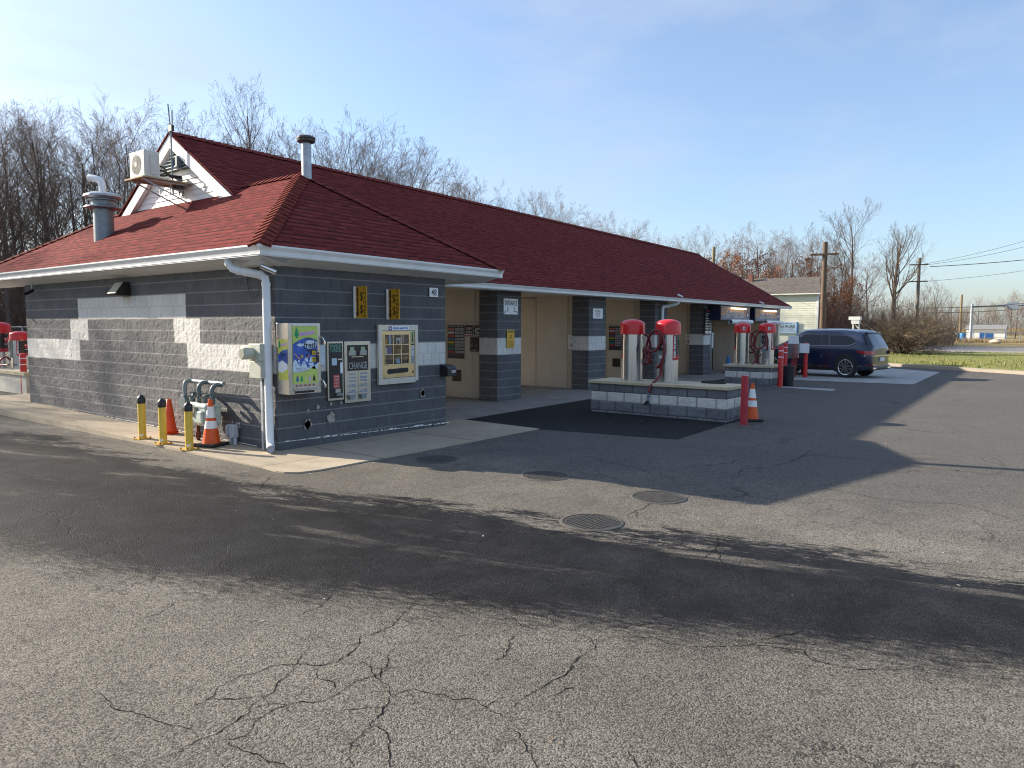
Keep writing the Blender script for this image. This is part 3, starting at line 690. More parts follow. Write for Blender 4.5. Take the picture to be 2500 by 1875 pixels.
# downspouts
b = MB(); pth = [(5.95,9.66,2.83),(5.95,9.66,2.74),(5.97,9.60,2.665),(6.02,9.53,2.635),(6.13,9.38,2.60),(6.20,9.28,2.575),(6.245,9.225,2.53),(6.25,9.215,2.44),(6.25,9.215,1.4),(6.25,9.21,.22),(6.24,9.19,.13),(6.20,9.12,.085),(6.13,9.02,.085)]
b.tube(pth, .058, 18, cap=False); b.tube([(6.13,9.02,.085),(6.18,9.08,.085)], .052, 18, mi=1)
for k, q in ((1,2),(3,4),(5,6),(7,8)):
    p0, p1 = Vector(pth[k]), Vector(pth[q]); dd = (p1-p0).normalized(); b.tube([p0-dd*.025, p0+dd*.025], .064, 18)
for z in (1.72,.62): b.tube([(6.25,9.215,z),(6.25,9.215,z+.012)], .061, 18)
b.build('downspout', [white_pvc, M('pipe_inside', (.30,.32,.36), .6)], bld, smooth=True)
b = MB(); b.tube(spline([(22.95,10.54,2.70),(22.95,10.56,2.62),(22.86,10.75,2.55),(22.72,10.93,2.50),(22.68,10.97,2.40),(22.68,10.97,1.2),(22.68,10.97,.05)], 4), .055, 14); b.build('downspout', white_pvc, bld, smooth=True)
b = MB(); b.tube(spline([(6.31,9.78,2.68),(6.31,9.75,2.40),(6.31,9.66,2.27),(6.31,9.56,2.28),(6.31,9.45,2.42),(6.31,9.40,2.58)], 6), .006, 6); b.build('cable', black_plastic, bld)

# ================================================================== THINGS ON THE BUILDING
ac = T('air_conditioner', 'cream outdoor air conditioner unit mounted high on the white gable', 'air conditioner', (7.3,14.76,4.75))
b = MB(); b.box((-.13,-.29,0),(.18,.30,.50)); ab = b.build('casing', M('ac_enamel', (.62,.61,.53), .45, var=.05), ac, bev=.015)
F = FX(-.131,.05,.25); b = MB(); b.disc(F,0.02,0,.185,.002,0,28); b.build('fan_recess', M('fan_shadow', (.10,.10,.095), .7), ac)
b = MB()
for r_ in (.03,.06,.09,.12,.15,.18): b.ring(F,.02,0,r_,r_+.006,.010)
for k in range(24):
    a = k*math.pi/12; b.bar(F.p(.02+.03*math.cos(a),.03*math.sin(a),.008),F.p(.02+.19*math.cos(a),.19*math.sin(a),.008),.005,.004)
b.disc(F,.02,0,.045,.012,0,16); b.build('fan_grille', M('grille_grey', (.40,.40,.37), .5), ac)
b = MB(); b.box((-.02,-.305,.05),(.12,-.29,.42)); b.box((.0,-.309,.40),(.07,-.305,.408)); b.build('service_panel', M('ac_panel', (.56,.55,.49), .45), ac)
b = MB(); b.box((-.19,-.34,-.03),(.86,.42,-.005)); b.build('shelf', wood_l, ac)
b = MB()
for y in (-.22,.22):
    b.bar((-.15,y,-.045),(.86,y,-.045),.03,.03); b.bar((-.12,y,-.05),(.84,y,-.42),.022,.022); b.bar((.42,y,-.05),(.42,y,-.25),.016,.016)
b.build('bracket', galv, ac)
b = MB()
for k, (y0, z0) in enumerate(((-.12,.19),(-.1,.10),(-.14,.26))): b.tube(spline([(.18,y0,z0),(.30,y0-.05,z0-.02),(.52,-.02+.02*k,.12+.02*k),(.80,.02,.10+.03*k)],5), .017, 8)
b.tube(spline([(.80,.02,.10),(.80,.10,-.04),(.80,.14,-.2),(.80,.05,-.22),(.80,.0,-.14)],5), .012, 8); b.build('refrigerant_line', black_plastic, ac, smooth=True)
an = T('antenna_mast', 'grey antenna mast strapped to the white gable peak beside the air conditioner', 'antenna', (7.9,14.79,4.55))
b = MB(); b.tube([(0,0,0),(0,.01,.9),(0,.01,1.3)], .018, 8); b.tube([(0,.01,1.2),(0,.05,1.5),(0,.09,1.80)], .014, 8); b.build('pole', galv_d, an, smooth=True)
b = MB(); b.tube([(0,-.05,1.26),(0,-.06,1.65)], .016, 8); b.tube([(0,.02,1.42),(0,-.06,1.42)],.012,6); b.build('whip', galv, an)
b = MB(); b.box((-.03,-.07,1.24),(.03,.05,1.36)); b.build('radio_box', black_plastic, an)
for z in (.52,.08): 
    b = MB(); b.bar((.0,0,z),(.2,-.03,z),.03,.03); b.build('standoff', galv, an)
for nm, z, lb in (('upper',5.10,'upper of two small grey radio boxes on the white gable siding'),('lower',4.64,'lower of two small grey radio boxes on the white gable siding')):
    t_ = T('radio_bracket', lb, 'radio box', (8.02,14.73,z), 0, 'radio boxes on the gable')
    b = MB(); b.box((-.05,.16,0),(.05,.22,.17)); b.box((-.06,-.02,0),(.05,.06,.21)); b.build('box', M('radio_grey_'+nm, (.10,.13,.16), .5), t_, bev=.005)
    b = MB(); b.box((-.04,.06,.0),(.02,.16,.03)); b.bar((.0,.1,.02),(.11,.1,.02),.03,.03); b.build('bracket', galv_d, t_)
fl = T('flood_light', 'boxy wall flood light above the white block arch', 'wall light', (6.32,13.62,2.40))
b = MB(); b.prism([(0,-.02),(0,.22),(-.10,.22),(-.24,.02),(-.22,-.02)], (0,.17,0), (1,0,0), (0,0,1), (0,-.34,0)); b.build('housing', M('bronze', (.03,.028,.025), .5, .3), fl)
b = MB(); b.quad((-.106,.15,.215),(-.246,.15,.022),(-.246,-.15,.022),(-.106,-.15,.215)); b.build('lens', M('prism_lens', (.42,.42,.33), .25, var=.2, vs=20), fl)
def seccam(loc, rz, label, m_, s=1., hang=True):
    t_ = T('security_camera', label, 'camera', loc, rz)
    b = MB(); b.tube([(0,0,.14 if hang else -.12),(0,0,0)], .012*s, 8); b.tube([(0,0,0),(.02,0,-.02)], .014*s, 8); b.build('arm', galv, t_)
    b = MB(); b.tube([(-.02,0,.005),(.16*s,0,-.07*s)], .032*s, 14); b.build('body', m_, t_, smooth=True)
    b = MB(); b.tube([(.16*s,0,-.07*s),(.165*s,0,-.0725*s)], .026*s, 12); b.build('lens', glass_dark, t_); return t_
seccam((6.02,8.95,2.67), R(-28), 'silver bullet camera hanging from the soffit at the near corner', chrome, 1.1)
seccam((6.22,17.55,2.58), R(-150), 'black camera on the block wall near its far left end', black_plastic, 1.1)
seccam((22.9,10.50,2.90), R(-30), 'small camera on the low eave above the bent drainpipe', white_alu, 1.0, False)
seccam((31.0,10.52,2.88), R(-60), 'small camera on the low eave above the automatic wash signs', white_alu, 1.0, False)

# ---- signs
def sign(name, label, F, w, h, m_, cat='sign', th=.012, group=None, border=None, rnd_=0, ):
    o = F.p(0,0,0); t_ = T(name, label, cat, tuple(o), 0, group)
    b = MB(); b.slab(F, -w/2, -h/2, w/2, h/2, .001, th); b.build('panel', m_, t_, True, bev=rnd_)
    if border:
        b = MB(); e, bw = .012, .008
        for x0,y0,x1,y1 in ((-w/2+e,-h/2+e,w/2-e,-h/2+e+bw),(-w/2+e,h/2-e-bw,w/2-e,h/2-e),(-w/2+e,-h/2+e+bw,-w/2+e+bw,h/2-e-bw),(w/2-e-bw,-h/2+e+bw,w/2-e,h/2-e-bw)): b.rect(F,x0,y0,x1,y1,th+.0015)
        b.build('border', border, t_, True)
    return t_
WY = CY-.022
F = FY(9.626,WY,2.45); t_ = sign('house_number_sign', 'white plate reading 48 high on the grey front wall', F, .22, .165, white_sign, rnd_=.004)
b = MB(); b.text('48', F, 0, 0, .135, .115, .0145, bold=.008); b.build('lettering', black_ink, t_, True)
for i, (x, zz) in enumerate(((7.825,2.225),(8.53,2.21))):
    t_ = T('changer_sign', ('yellow projecting changer sign left of the other, above the tokens machine','yellow projecting changer sign above the snack vending machine')[i], 'sign', (x,CY-.02,zz), 0, 'changer signs')
    b = MB(); b.box((-.045,-.012,-.25),(0,0,.25)); fl_ = b.build('flange', white_sign, t_)
    b = MB(); b.box((-.006,-.27,-.25),(.004,-.012,.25)); b.build('panel', [sgn_amber], t_)
    F = FX(-.006,-.14,0); b = MB()
    for k in range(3):
        y0 = .235-.155*k; b.shape(F, [(-.105,y0),(-.065,y0),(-.065,y0-.135),(-.085,y0-.155),(-.105,y0-.135)], .0015)
    b.shape(F, [(-.125,-.165),(-.045,-.165),(-.085,-.24)], .003)
    b.text('$', F, .008, .085, .075, .15, .002, bold=.005); b.text('$', F, .008, -.115, .075, .15, .002, bold=.005)
    for k, ch in enumerate('CHANGER'): b.text(ch, F, .088, .215-.071*k, .056, .056, .002, bold=.012)
    b.build('lettering', black_ink, t_)
# ---- air freshener machine
fm = T('air_freshener_machine', 'lime and blue poster fronted air freshener vending box nearest the downspout', 'vending machine', (6.34,CY-.02,.86))
b = MB(); b.box((0,-.28,0),(.565,0,1.03)); b.build('cabinet', steel_warm, fm, bev=.006)
F = FY(.295,-.281,.515)
b = MB(); b.slab(F,-.225,-.36,.205,.47,.001,.006); b.build('poster', sgn_lime, fm)
b = MB(); n = 14; arc = [(-.225+.43*i/n, .16+.14*math.sin(math.pi*(.12+.62*i/n))) for i in range(n+1)]; arcb = [(-.225+.43*i/n, -.19+.12*(i/n)**2-.02*math.sin(math.pi*i/n)) for i in range(n+1)]
b.shape(F, arc+arcb[::-1], .008); b.build('poster_sky', poster_blue, fm)
b = MB(); r4 = random.Random(4)
b.shape(F, [(-.225+.43*i/n, -.05+.05*math.sin(i*1.3)-.07*(i/n)) for i in range(n+1)]+arcb[::-1], .0095, 0)
for k in range(14): b.disc(F, r4.uniform(-.2,.12), r4.uniform(-.10,.02), r4.uniform(.012,.032), .010+k*.0001, 0, 9)
b.disc(F,-.10,.20,.06,.0096,0,12,.02); b.disc(F,.12,.235,.05,.0097,0,12,.02); b.disc(F,.075,.205,.125,.0118,0,18,.062)
b.build('poster_splash', M('splash', (.55,.66,.82), .5, vs=25, var=.35), fm)
b = MB(); b.disc(F,-.075,.035,.026,.0125,0,12); b.shape(F,[(-.21,.075),(-.20,.085),(-.10,.0),(-.115,-.02)],.0125); b.disc(F,.03,.04,.022,.0125,1,12); b.disc(F,.022,.05,.02,.0127,2,10)
b.build('poster_figures', [skin, skin, black_ink], fm)
b = MB(); b.disc(F,.11,.115,.095,.0110,0,18,.022); b.shape(F,[(.03,.11),(.19,.11),(.14,.04),(.09,.05)],.0113); b.build('poster_shadow', navy, fm)
def tree_logo(b, F, cx, cy, h, z, mi=0):
    w = h*.52; P = [(-.5,-.30),(-.36,-.14),(-.44,-.06),(-.26,.10),(-.32,.16),(-.16,.30),(-.2,.34),(0,.5)]
    pts = [(x*w,y*h) for x, y in P]+[(-x*w,y*h) for x, y in P[-2::-1]]+[(.12*w,-.34*h),(.2*w,-.42*h),(.2*w,-.5*h),(-.2*w,-.5*h),(-.2*w,-.42*h),(-.12*w,-.34*h)]
    b.shape(F, [(cx+x, cy+y) for x, y in pts], z, mi)
b = MB(); tree_logo(b,F,-.155,.375,.16,.008,0)
for k, mi in enumerate((1,0,2,3,4)): tree_logo(b,F,-.155+.073*k,-.29,.10,.008,mi)
b.build('tree_emblem', [sgn_green, sgn_blue, M('pale_lime', (.56,.62,.25), .5), sgn_pink, black_ink], fm)
b = MB(); b.shape(F, [(-.11,.325),(.16,.355),(.16,.405),(-.11,.375)], .008); b.build('poster_strip', sgn_pink, fm)
b = MB(); b.text('Little Trees', Fr(F.p(.03,.365), (.994,0,.11), (-.11,0,.994)), 0,0,.24,.042,.010,bold=.0); b.build('lettering', M('violet_ink', (.40,.36,.62), .5), fm)
b = MB(); b.text('fresh', F, .075,.20,.225,.095,.0135,bold=.02); b.text('air freshener', F, .03,.31,.12,.012,.009); b.text('car freshener  fragrances', F, .05,.295,.2,.010,.009)
b.text('keep it fresh', F, -.08,-.145,.13,.016,.0135); b.text('one tree at a time', F, -.06,-.175,.18,.014,.0135); b.build('lettering', black_ink, fm)
b = MB(); b.text('the\nultimate\nfeeling', F, -.10,.20,.07,.07,.0135); b.build('lettering', white_sign, fm)
b = MB(); b.slab(F,.105,.05,.165,.11,.012,.016); b.slab(F,.105,-.05,.165,.02,.012,.016); b.build('price_label', sgn_yel, fm)
b = MB(); b.text('ALL\nFRESH',F,.135,.08,.05,.04,.0175); b.text('DEPOSIT\n$1.00',F,.135,-.015,.05,.045,.0175,bold=.03); b.build('lettering', black_ink, fm)
b = MB(); b.slab(F,.17,-.06,.225,.045,.001,.02); b.build('coin_slot', black_plastic, fm); b = MB(); b.slab(F,.18,.055,.235,.085,.001,.012); b.build('display', M('red_display',(.12,.01,.01),.3), fm)
b = MB()
for k in range(5): b.ring(F,-.155+.073*k,-.39,.010,.018,.012,1,14); b.disc(F,-.155+.073*k,-.39,.011,.011,0,12)
b.build('push_button', [sgn_red, chrome], fm)
b = MB(); b.slab(F,-.215,-.465,.20,-.42,.001,.02); b.build('tray_lip', steel, fm); b = MB(); b.rect(F,-.20,-.50,.14,-.468,.0015); b.build('tray_slot', black_ink, fm)
b = MB(); b.slab(F,-.225,.478,.225,.50,.001,.02); b.build('light_bar', white_pvc, fm)
b = MB()
for z in (.30,-.34): b.tube([F.p(.272,z+.03,-.02),F.p(.275,z,.04),F.p(.30,z-.06,.05)], .012, 8); b.disc(Fr(F.p(.305,z-.075,.055),F.r,F.u),0,0,.022,0,0,12,.03)
b.build('lock', chrome, fm, smooth=True)
F2 = FX(-.001,-.14,.515); b = MB(); b.rect(F2,-.10,-.30,.12,.28,.0015,0); b.shape(F2,[(-.10,.06),(0,.12),(.12,.14),(.12,-.14),(0,-.20),(-.10,-.18)],.003,1); b.shape(F2,[(-.10,-.06),(0,-.02),(.12,-.08),(.12,-.14),(0,-.20),(-.10,-.18)],.0036,2); tree_logo(b,F2,-.06,.21,.11,.003,3)
b.shape(F2,[(-.03,.18),(.11,.20),(.11,.235),(-.03,.215)],.003,4)
b.build('side_poster', [M('yellow_poster',(.66,.64,.10),.45), poster_blue, white_sign, sgn_green, sgn_pink], fm)
b = MB(); b.text('fresh',F2,.03,.07,.12,.05,.0045,bold=.03); b.build('lettering', black_ink, fm)
# ---- tokens and change machine
tm = T('token_machine', 'narrow black faced TOKENS machine in a steel frame', 'vending machine', (7.385,WY,1.147)); F = FY(7.385,WY,1.147)
b = MB(); b.slab(F,-.155,-.46,.155,.46,.001,.022); b.build('frame', steel_warm, tm, True, bev=.004)
b = MB(); b.slab(F,-.128,-.425,.132,.432,.001,.026); b.build('face', M('token_face',(.012,.014,.02),.35,var=.3), tm, True)
b = MB(); b.text('TOKENS',F,.0,.355,.225,.12,.0275,bold=.01); b.build('lettering', M('green_ink',(.16,.36,.28),.5), tm, True)
b = MB(); b.slab(F,-.075,.09,.02,.20,.026,.03,0); b.slab(F,-.05,-.27,.065,-.06,.026,.03,1); b.slab(F,.085,-.04,.132,.13,.026,.032,2); b.slab(F,-.02,-.34,.08,-.28,.026,.036,3); b.slab(F,.0,-.39,.11,-.35,.026,.05,4); b.slab(F,.04,.17,.12,.19,.026,.034,3)
b.build('label', [M('paper_blue',(.48,.60,.72),.6), M('red_card',(.50,.10,.09),.6), white_sign, steel, galv_d], tm, True)
b = MB()
for k in range(4): b.disc(F,.098,-.06-.05*k,.012,.029,0,10)
b.build('button', M('green_button',(.02,.08,.04),.4), tm, True)
b = MB()
for k in range(4): b.rect(F,-.04,-.085-.05*k,.055,-.09-.05*k,.031)
b.build('lettering', white_sign, tm, True)
cm_ = T('change_machine', 'wide steel CHANGE machine with two bill slots beside the tokens machine', 'vending machine', (7.83,WY,1.115)); F = FY(7.83,WY,1.115)
b = MB(); b.slab(F,-.27,-.49,.27,.49,.001,.026); b.build('frame', steel_warm, cm_, True, bev=.004)
b = MB(); b.slab(F,-.21,.02,.215,.43,.026,.032); b.build('face', M('change_face',(.012,.012,.013),.3), cm_, True)
b = MB(); b.text('CHANGE',F,.0,.10,.38,.11,.0335,bold=.002); b.build('lettering', M('grey_ink',(.42,.44,.44),.5), cm_, True)
b = MB()
for x in (-.125,.10): b.slab(F,x-.07,.265,x+.07,.335,.032,.05,0); b.slab(F,x-.05,.335,x+.05,.355,.032,.046,0); b.slab(F,x-.04,.355,x+.04,.40,.032,.04,1)
b.slab(F,-.14,.235,.11,.247,.032,.04,2); b.build('bill_acceptor', [M('acceptor',(.38,.38,.33),.5), M('lcd',(.30,.42,.25),.4), chrome], cm_, True)
b = MB()
for k, (a_, c_) in enumerate((('Pay Machine','Special'),('Accepts','Bonus'),('$1 $5 $10','Savings'))): b.text(a_,F,-.115,-.035-.055*k,.15,.030,.029,bold=.02); b.text(c_,F,.12,-.03-.055*k,.14,.040,.029,bold=.02)
for k in range(2):
    for x in (-.12,.12): b.text('Insert $10.00\nReceive 11 Tokens' if k == 0 else 'Insert $20.00\nReceive 23 Tokens',F,x,-.215-.095*k,.19,.05,.029,bold=.02)
b.build('lettering', M('blue_ink',(.16,.30,.55),.5), cm_, True)
b = MB()
for x in (-.15,.09): b.prism([(-.065,.0),(.065,.0),(.045,-.075),(-.045,-.075)], F.p(x,-.36,.026), F.r, F.u, F.n*.04)
b.build('coin_cup', galv_d, cm_, True)
b = MB(); b.slab(F,-.001,-.46,.003,.02,.026,.0275); b.build('door_seam', black_ink, cm_, True)
nt_ = sign('paper_notice', 'small pale blue paper notice between the freshener box and tokens machine', FY(7.14,WY,1.40), .11, .30, M('pale_paper',(.55,.66,.74),.7), 'notice', .004)
# ---- snack vending machine
vm = T('snack_machine', 'gold toned vending machine with nine small windows in the front wall', 'vending machine', (8.72,WY,1.37)); F = FY(8.72,WY,1.37)
b = MB(); b.slab(F,-.46,-.50,-.38,.50,.001,.05); b.slab(F,.39,-.47,.46,.50,.001,.05); b.slab(F,-.38,.40,.39,.50,.001,.048); b.slab(F,-.38,-.50,.39,-.40,.001,.048); b.build('frame', M('pale_enamel',(.60,.57,.50),.4,.3,var=.06), vm, True, bev=.004)
b = MB(); b.slab(F,-.375,-.395,.385,.395,.001,.035); b.build('door', M('gold_steel',(.62,.49,.28),.3,.75,var=.12,vs=3), vm, True, bev=.004)
b = MB(); b.slab(F,-.315,-.165,.24,.335,.035,.036); b.build('cabinet_interior', M('vend_inside',(.012,.010,.010),.4,var=.6,vs=9), vm, True)
b = MB(); mats = [sgn_blue, sgn_lblue, M('white_pack',(.6,.6,.62),.5), M('brown_pack',(.12,.07,.03),.5), M('lime_pack',(.35,.5,.2),.5), sgn_amber]
items = [(-.29,.18,.03,.08,5),(-.22,.17,.05,.17,1),(-.05,.17,.11,.11,2),(-.03,.175,.05,.06,3),(.10,.2,.02,.12,2),(-.30,-.0,.04,.12,2),(-.25,.0,.09,.13,0),(-.05,-.0,.08,.09,3),(.03,.0,.03,.09,4),(-.05,-.155,.08,.08,1),(-.27,-.155,.02,.07,3),(.14,-.155,.05,.05,3)]
for x, y, w, h, mi in items: b.slab(F,x,y,x+w,y+h,.036,.0375,mi)
b.build('packet', mats, vm, True)
b = MB(); b.slab(F,-.315,-.165,.24,.335,.039,.040)
gl_m = bpy.data.materials.new('clear_glass'); gl_m.use_nodes = True; q = gl_m.node_tree.nodes['Principled BSDF']; q.inputs['Base Color'].default_value = (1,1,1,1); q.inputs['Roughness'].default_value = .02; q.inputs['Transmission Weight'].default_value = 1; q.inputs['IOR'].default_value = 1.4
MB().slab(F,-.315,-.165,.24,.335,.039,.0395).build('glass_pane', gl_m, vm, True)
b = MB()
for x in (-.130,.055): b.slab(F,x-.008,-.175,x+.008,.345,.036,.046)
for y in (.165,.0): b.slab(F,-.325,y-.008,.25,y+.008,.0365,.047)
b.slab(F,-.33,-.18,-.312,.35,.036,.045); b.slab(F,.236,-.18,.254,.35,.036,.045); b.slab(F,-.312,-.18,.236,-.163,.036,.045); b.slab(F,-.312,.333,.236,.35,.036,.045)
b.build('window_bar', M('gold_bar',(.62,.50,.32),.35,.7), vm, True)
b = MB(); b.slab(F,-.23,.405,.23,.475,.048,.052); b.build('name_plate', white_sign, vm, True)
b = MB(); b.text('VEND-MASTER',F,.035,.44,.36,.036,.0535,bold=.03); b.build('lettering', M('blue_ink2',(.03,.10,.45),.5), vm, True)
b = MB(); b.rect(F,-.228,.407,-.165,.473,.0533); b.disc(F,-.197,.44,.018,.0545,1,10); b.build('emblem', [M('purple',(.10,.03,.22),.5), white_sign], vm, True)
b = MB(); b.slab(F,.295,.17,.365,.375,.035,.04,0); b.slab(F,.31,.33,.355,.372,.04,.043,1); b.slab(F,.322,.23,.342,.32,.04,.042,2); b.shape(F,[(.312,.235),(.352,.235),(.332,.20)],.0425,2); b.slab(F,.295,.15,.365,.17,.035,.043,2); b.build('bill_slot', [M('lime_label',(.42,.45,.22),.5), sgn_green, black_ink], vm, True)
b = MB(); b.slab(F,.30,-.18,.365,.14,.035,.042,0)
for r_ in range(5):
    for c_ in range(3): b.slab(F,.31+.018*c_,-.155+.025*r_,.320+.018*c_,-.143+.025*r_,.042,.045,1)
b.slab(F,.325,.07,.352,.085,.042,.044,1); b.build('keypad', [M('keypad_face',(.45,.52,.58),.4), black_ink], vm, True)
b = MB(); b.shape(F,[(-.27,-.28),(-.24,-.245),(.21,-.235),(.235,-.27),(.21,-.315),(-.25,-.33)],.038); b.slab(F,.32,-.33,.352,-.295,.035,.038); b.build('delivery_slot', black_ink, vm, True)
bx = T('payment_box', 'small black swipe box at the bay edge of the front wall', 'box', (9.92,WY,1.045))
b = MB(); b.prism([(0,-.11),(0,.11),(-.14,.085),(-.19,.03),(-.19,-.11)], (-.13,0,0), (0,1,0), (0,0,1), (.24,0,0)); b.build('case', black_plastic, bx, bev=.008)
F = FY(.02,-.191,-.03); b = MB(); b.rect(F,-.05,-.01,.06,.005,.001); b.rect(F,-.05,.015,.06,.028,.001); b.build('lettering', white_sign, bx)

# ---- pillar and bay signs
F = FY(14.385,11.036,2.33); t_ = sign('entrance_sign', 'white ENTRANCE 1 2 sign on the first block pillar', F, .58, .39, white_sign, rnd_=.01)
b = MB(); b.text('ENTRANCE',F,0,.085,.50,.12,.0145,bold=.012); b.text('1',F,-.13,-.075,.03,.11,.0145,bold=.01); b.text('2',F,.14,-.075,.075,.11,.0145,bold=.01)
for s_ in (-1,1): b.shape(F,[(s_*.20,-.10),(s_*.23,-.10)[::1],(s_*.27,-.15),(s_*.275,-.165),(s_*.25,-.165)][::s_],.0145)
b.build('lettering', black_ink, t_, True)
F = FY(14.375,11.034,1.54); t_ = sign('caution_sign', 'tall narrow yellow warning sign below the entrance sign', F, .30, .45, M('caution_yellow',(.72,.40,.03),.5,var=.05), rnd_=.012)
b = MB(); b.rect(F,-.12,.15,.12,.20,.0135); b.ring(F,0,.05,.055,.06,.0135); b.bar(F.p(-.02,.02,.014),F.p(.02,.09,.014),.018,.002,up=F.n); b.bar(F.p(.0,.05,.014),F.p(.03,.03,.014),.012,.002,up=F.n)
for k, s_ in enumerate(('BRUSHES ARE','NOT TO BE USED','FOR WASHING','ENGINES')): b.text(s_,F,0,-.07-.04*k,.2,.022,.0135,bold=.02)
b.build('lettering', black_ink, t_, True); b = MB(); b.text('CAUTION',F,0,.175,.2,.034,.015,bold=.02); b.build('lettering', sgn_yel, t_, True)
F = FY(18.555,11.034,2.22); t_ = sign('vacuum_sign', 'small white ADDITIONAL VACUUMS IN REAR sign on second pillar', F, .55, .29, white_sign)
b = MB(); b.text('ADDITIONAL\nVACUUMS\nIN REAR',F,0,0,.30,.20,.0135); b.build('lettering', M('grey_letter',(.12,.12,.12),.5), t_, True)
for i, (x, y, z, lb) in enumerate(((18.29,11.62,1.385,'white NOTICE sign with two red prohibition circles on second bay wall'),(26.79,11.70,1.36,'white NOTICE sign with prohibition circles farther away, behind red vacuum'))):
    F = FX(x,y,z); t_ = sign('notice_sign', lb, F, .50, .42, white_sign, group='notice signs in the wash bays')
    b = MB(); b.text('NOTICE',F,0,.165,.24,.05,.0135,bold=.03); b.rect(F,-.22,.16,-.14,.166,.0135); b.rect(F,.14,.16,.22,.166,.0135)
    for cx_ in (-.11,.11): b.ring(F,cx_,-.09,.062,.074,.0145); b.bar(F.p(cx_-.045,-.045,.0145),F.p(cx_+.045,-.135,.0145),.012,.002,up=F.n)
    b.build('red_print', sgn_red, t_, True)
    b = MB(); 
    for k, s_ in enumerate(('DO NOT DUMP OIL OR WASH ENGINES','WHEN OTHER CUSTOMERS','ARE WAITING')): b.text(s_,F,0,.10-.04*k,(.4,.32,.2)[k],.022,.0135,bold=.02)
    for cx_ in (-.11,.11): b.disc(F,cx_,-.09,.03,.0138,0,8); b.bar(F.p(cx_-.03,-.12,.0138),F.p(cx_+.03,-.06,.0138),.016,.002,up=F.n)
    b.build('lettering', black_ink, t_, True)
rowc = [(.45,.15,.16),(.5,.5,.5),(.40,.02,.03),(.02,.10,.25),(.45,.36,.02),(.01,.12,.06),(.01,.16,.15),(.36,.01,.06)]
rowm = [M('row_%d' % i, c, .5) for i, c in enumerate(rowc)]
lpanel = M('equipment_panel', (.52,.46,.37), .45, var=.06, vs=3)
for i, (xw, yL, yR) in enumerate(((14.05,12.86,11.46),(22.5,12.96,11.46))):
    t_ = T('equipment_cover', ('beige wash control cover with instruction board in the first bay','beige wash control cover with instruction board behind the left front vacuum')[i], 'control panel', (xw,(yL+yR)/2,0), 0, 'wash control covers'); F = FX(xw,yL,0); W_ = yL-yR
    b = MB(); b.slab(F,0,.04,W_,1.93,.004,.05); b.build('panel', lpanel, t_, True)
    b = MB(); b.slab(F,-.02,1.93,W_,1.97,.004,.06); b.slab(F,-.02,.04,.0,1.93,.004,.06); b.slab(F,.90,.04,.93,1.93,.05,.056); b.build('trim', M('trim_%d'%i,(.48,.43,.35),.45), t_, True)
    b = MB(); b.slab(F,.08,1.02,.645,1.875,.05,.058); b.build('board', M('board_navy_%d'%i,(.012,.014,.03),.45), t_, True)
    b = MB()
    for k in range(8): b.rect(F,.10,1.735-.082*k,.31,1.79-.082*k,.0595,k)
    b.build('row_label', rowm, t_, True)
    b = MB()
    for k in range(8): b.rect(F,.34,1.735-.082*k,.63,1.79-.082*k,.0595)
    b.text('INSTRUCTIONS',F,.36,1.84,.48,.04,.0595,bold=.02); b.build('row_text_panel', M('row_grey_%d'%i,(.42,.43,.46),.5), t_, True)
    b = MB()
    for k in range(8): 
        for j_ in range(2): b.rect(F,.355,1.748-.082*k+.018*j_,.58-.03*j_+.03*((k*7)%3),1.756-.082*k+.018*j_,.061)
    b.build('lettering', black_ink, t_, True)
    b = MB(); pbm = M('plate_black_%d'%i,(.014,.014,.018),.4)
    for nm_, q_ in (('price_plate',(.665,1.59,.93,1.87,.05,.058)),('price_plate',(.96,1.59,1.24,1.87,.05,.058)),('coin_panel',(.86,1.21,1.12,1.57,.05,.075)),('access_hatch',(.235,.44,.535,.735,.05,.058))): MB().slab(F,*q_).build(nm_, pbm, t_, True)
    b = MB(); b.text('CASH',F,.80,1.79,.17,.06,.0595,bold=.03); b.text('2 FOR 4',F,.80,1.70,.20,.06,.0595,bold=.03); b.rect(F,.675,1.62,.92,1.65,.0595); b.disc(F,1.10,1.73,.10,.0595,0,18,.08); b.rect(F,.97,1.61,1.23,1.635,.0595)
    b.rect(F,.90,1.35,.93,1.38,.0765); b.rect(F,1.04,1.36,1.07,1.37,.0765); b.rect(F,.9,1.24,1.06,1.25,.0765); b.build('print', M('print_white_%d'%i,(.6,.6,.58),.5), t_, True)
    b = MB(); b.text('$6',F,1.10,1.735,.11,.10,.061,bold=.04); b.build('lettering', black_ink, t_, True)
    b = MB(); b.text('CREDIT CARD',F,1.10,1.845,.24,.03,.061,bold=.02); b.rect(F,.675,1.60,.92,1.615,.0595); b.build('lettering', sgn_red, t_, True)
    b = MB(); 
    for q_ in ((1.25,1.60,1.40,1.89),(1.255,1.28,1.40,1.57),(1.255,.965,1.40,1.25)): MB().slab(F,*q_,.05,.056).build('yellow_placard', sgn_yel, t_, True)
    b = MB(); b.text('BILL CHANGER\nLOCATED\nAT\nFRONT OF\nBUILDING',F,1.325,1.745,.13,.24,.0575,bold=.03); b.text('DEPOSIT\n$3.00\n12 QUARTERS\nOR\nTOKENS',F,1.33,1.425,.13,.25,.0575,bold=.03); b.text('NOTICE',F,1.33,1.21,.09,.03,.0575,bold=.03)
    for k in range(3): b.rect(F,1.27,1.13-.06*k,1.39,1.138-.06*k,.0575)
    b.build('lettering', black_ink, t_, True)
tl_ = T('strip_light', 'dim fluorescent strip under the ceiling of the second bay', 'light', (18.15,13.3,2.70))
b = MB(); b.tube([(0,-.3,0),(0,.3,0)], .03, 10); b.build('tube', M('unlit_tube',(.35,.35,.32),.4), tl_)
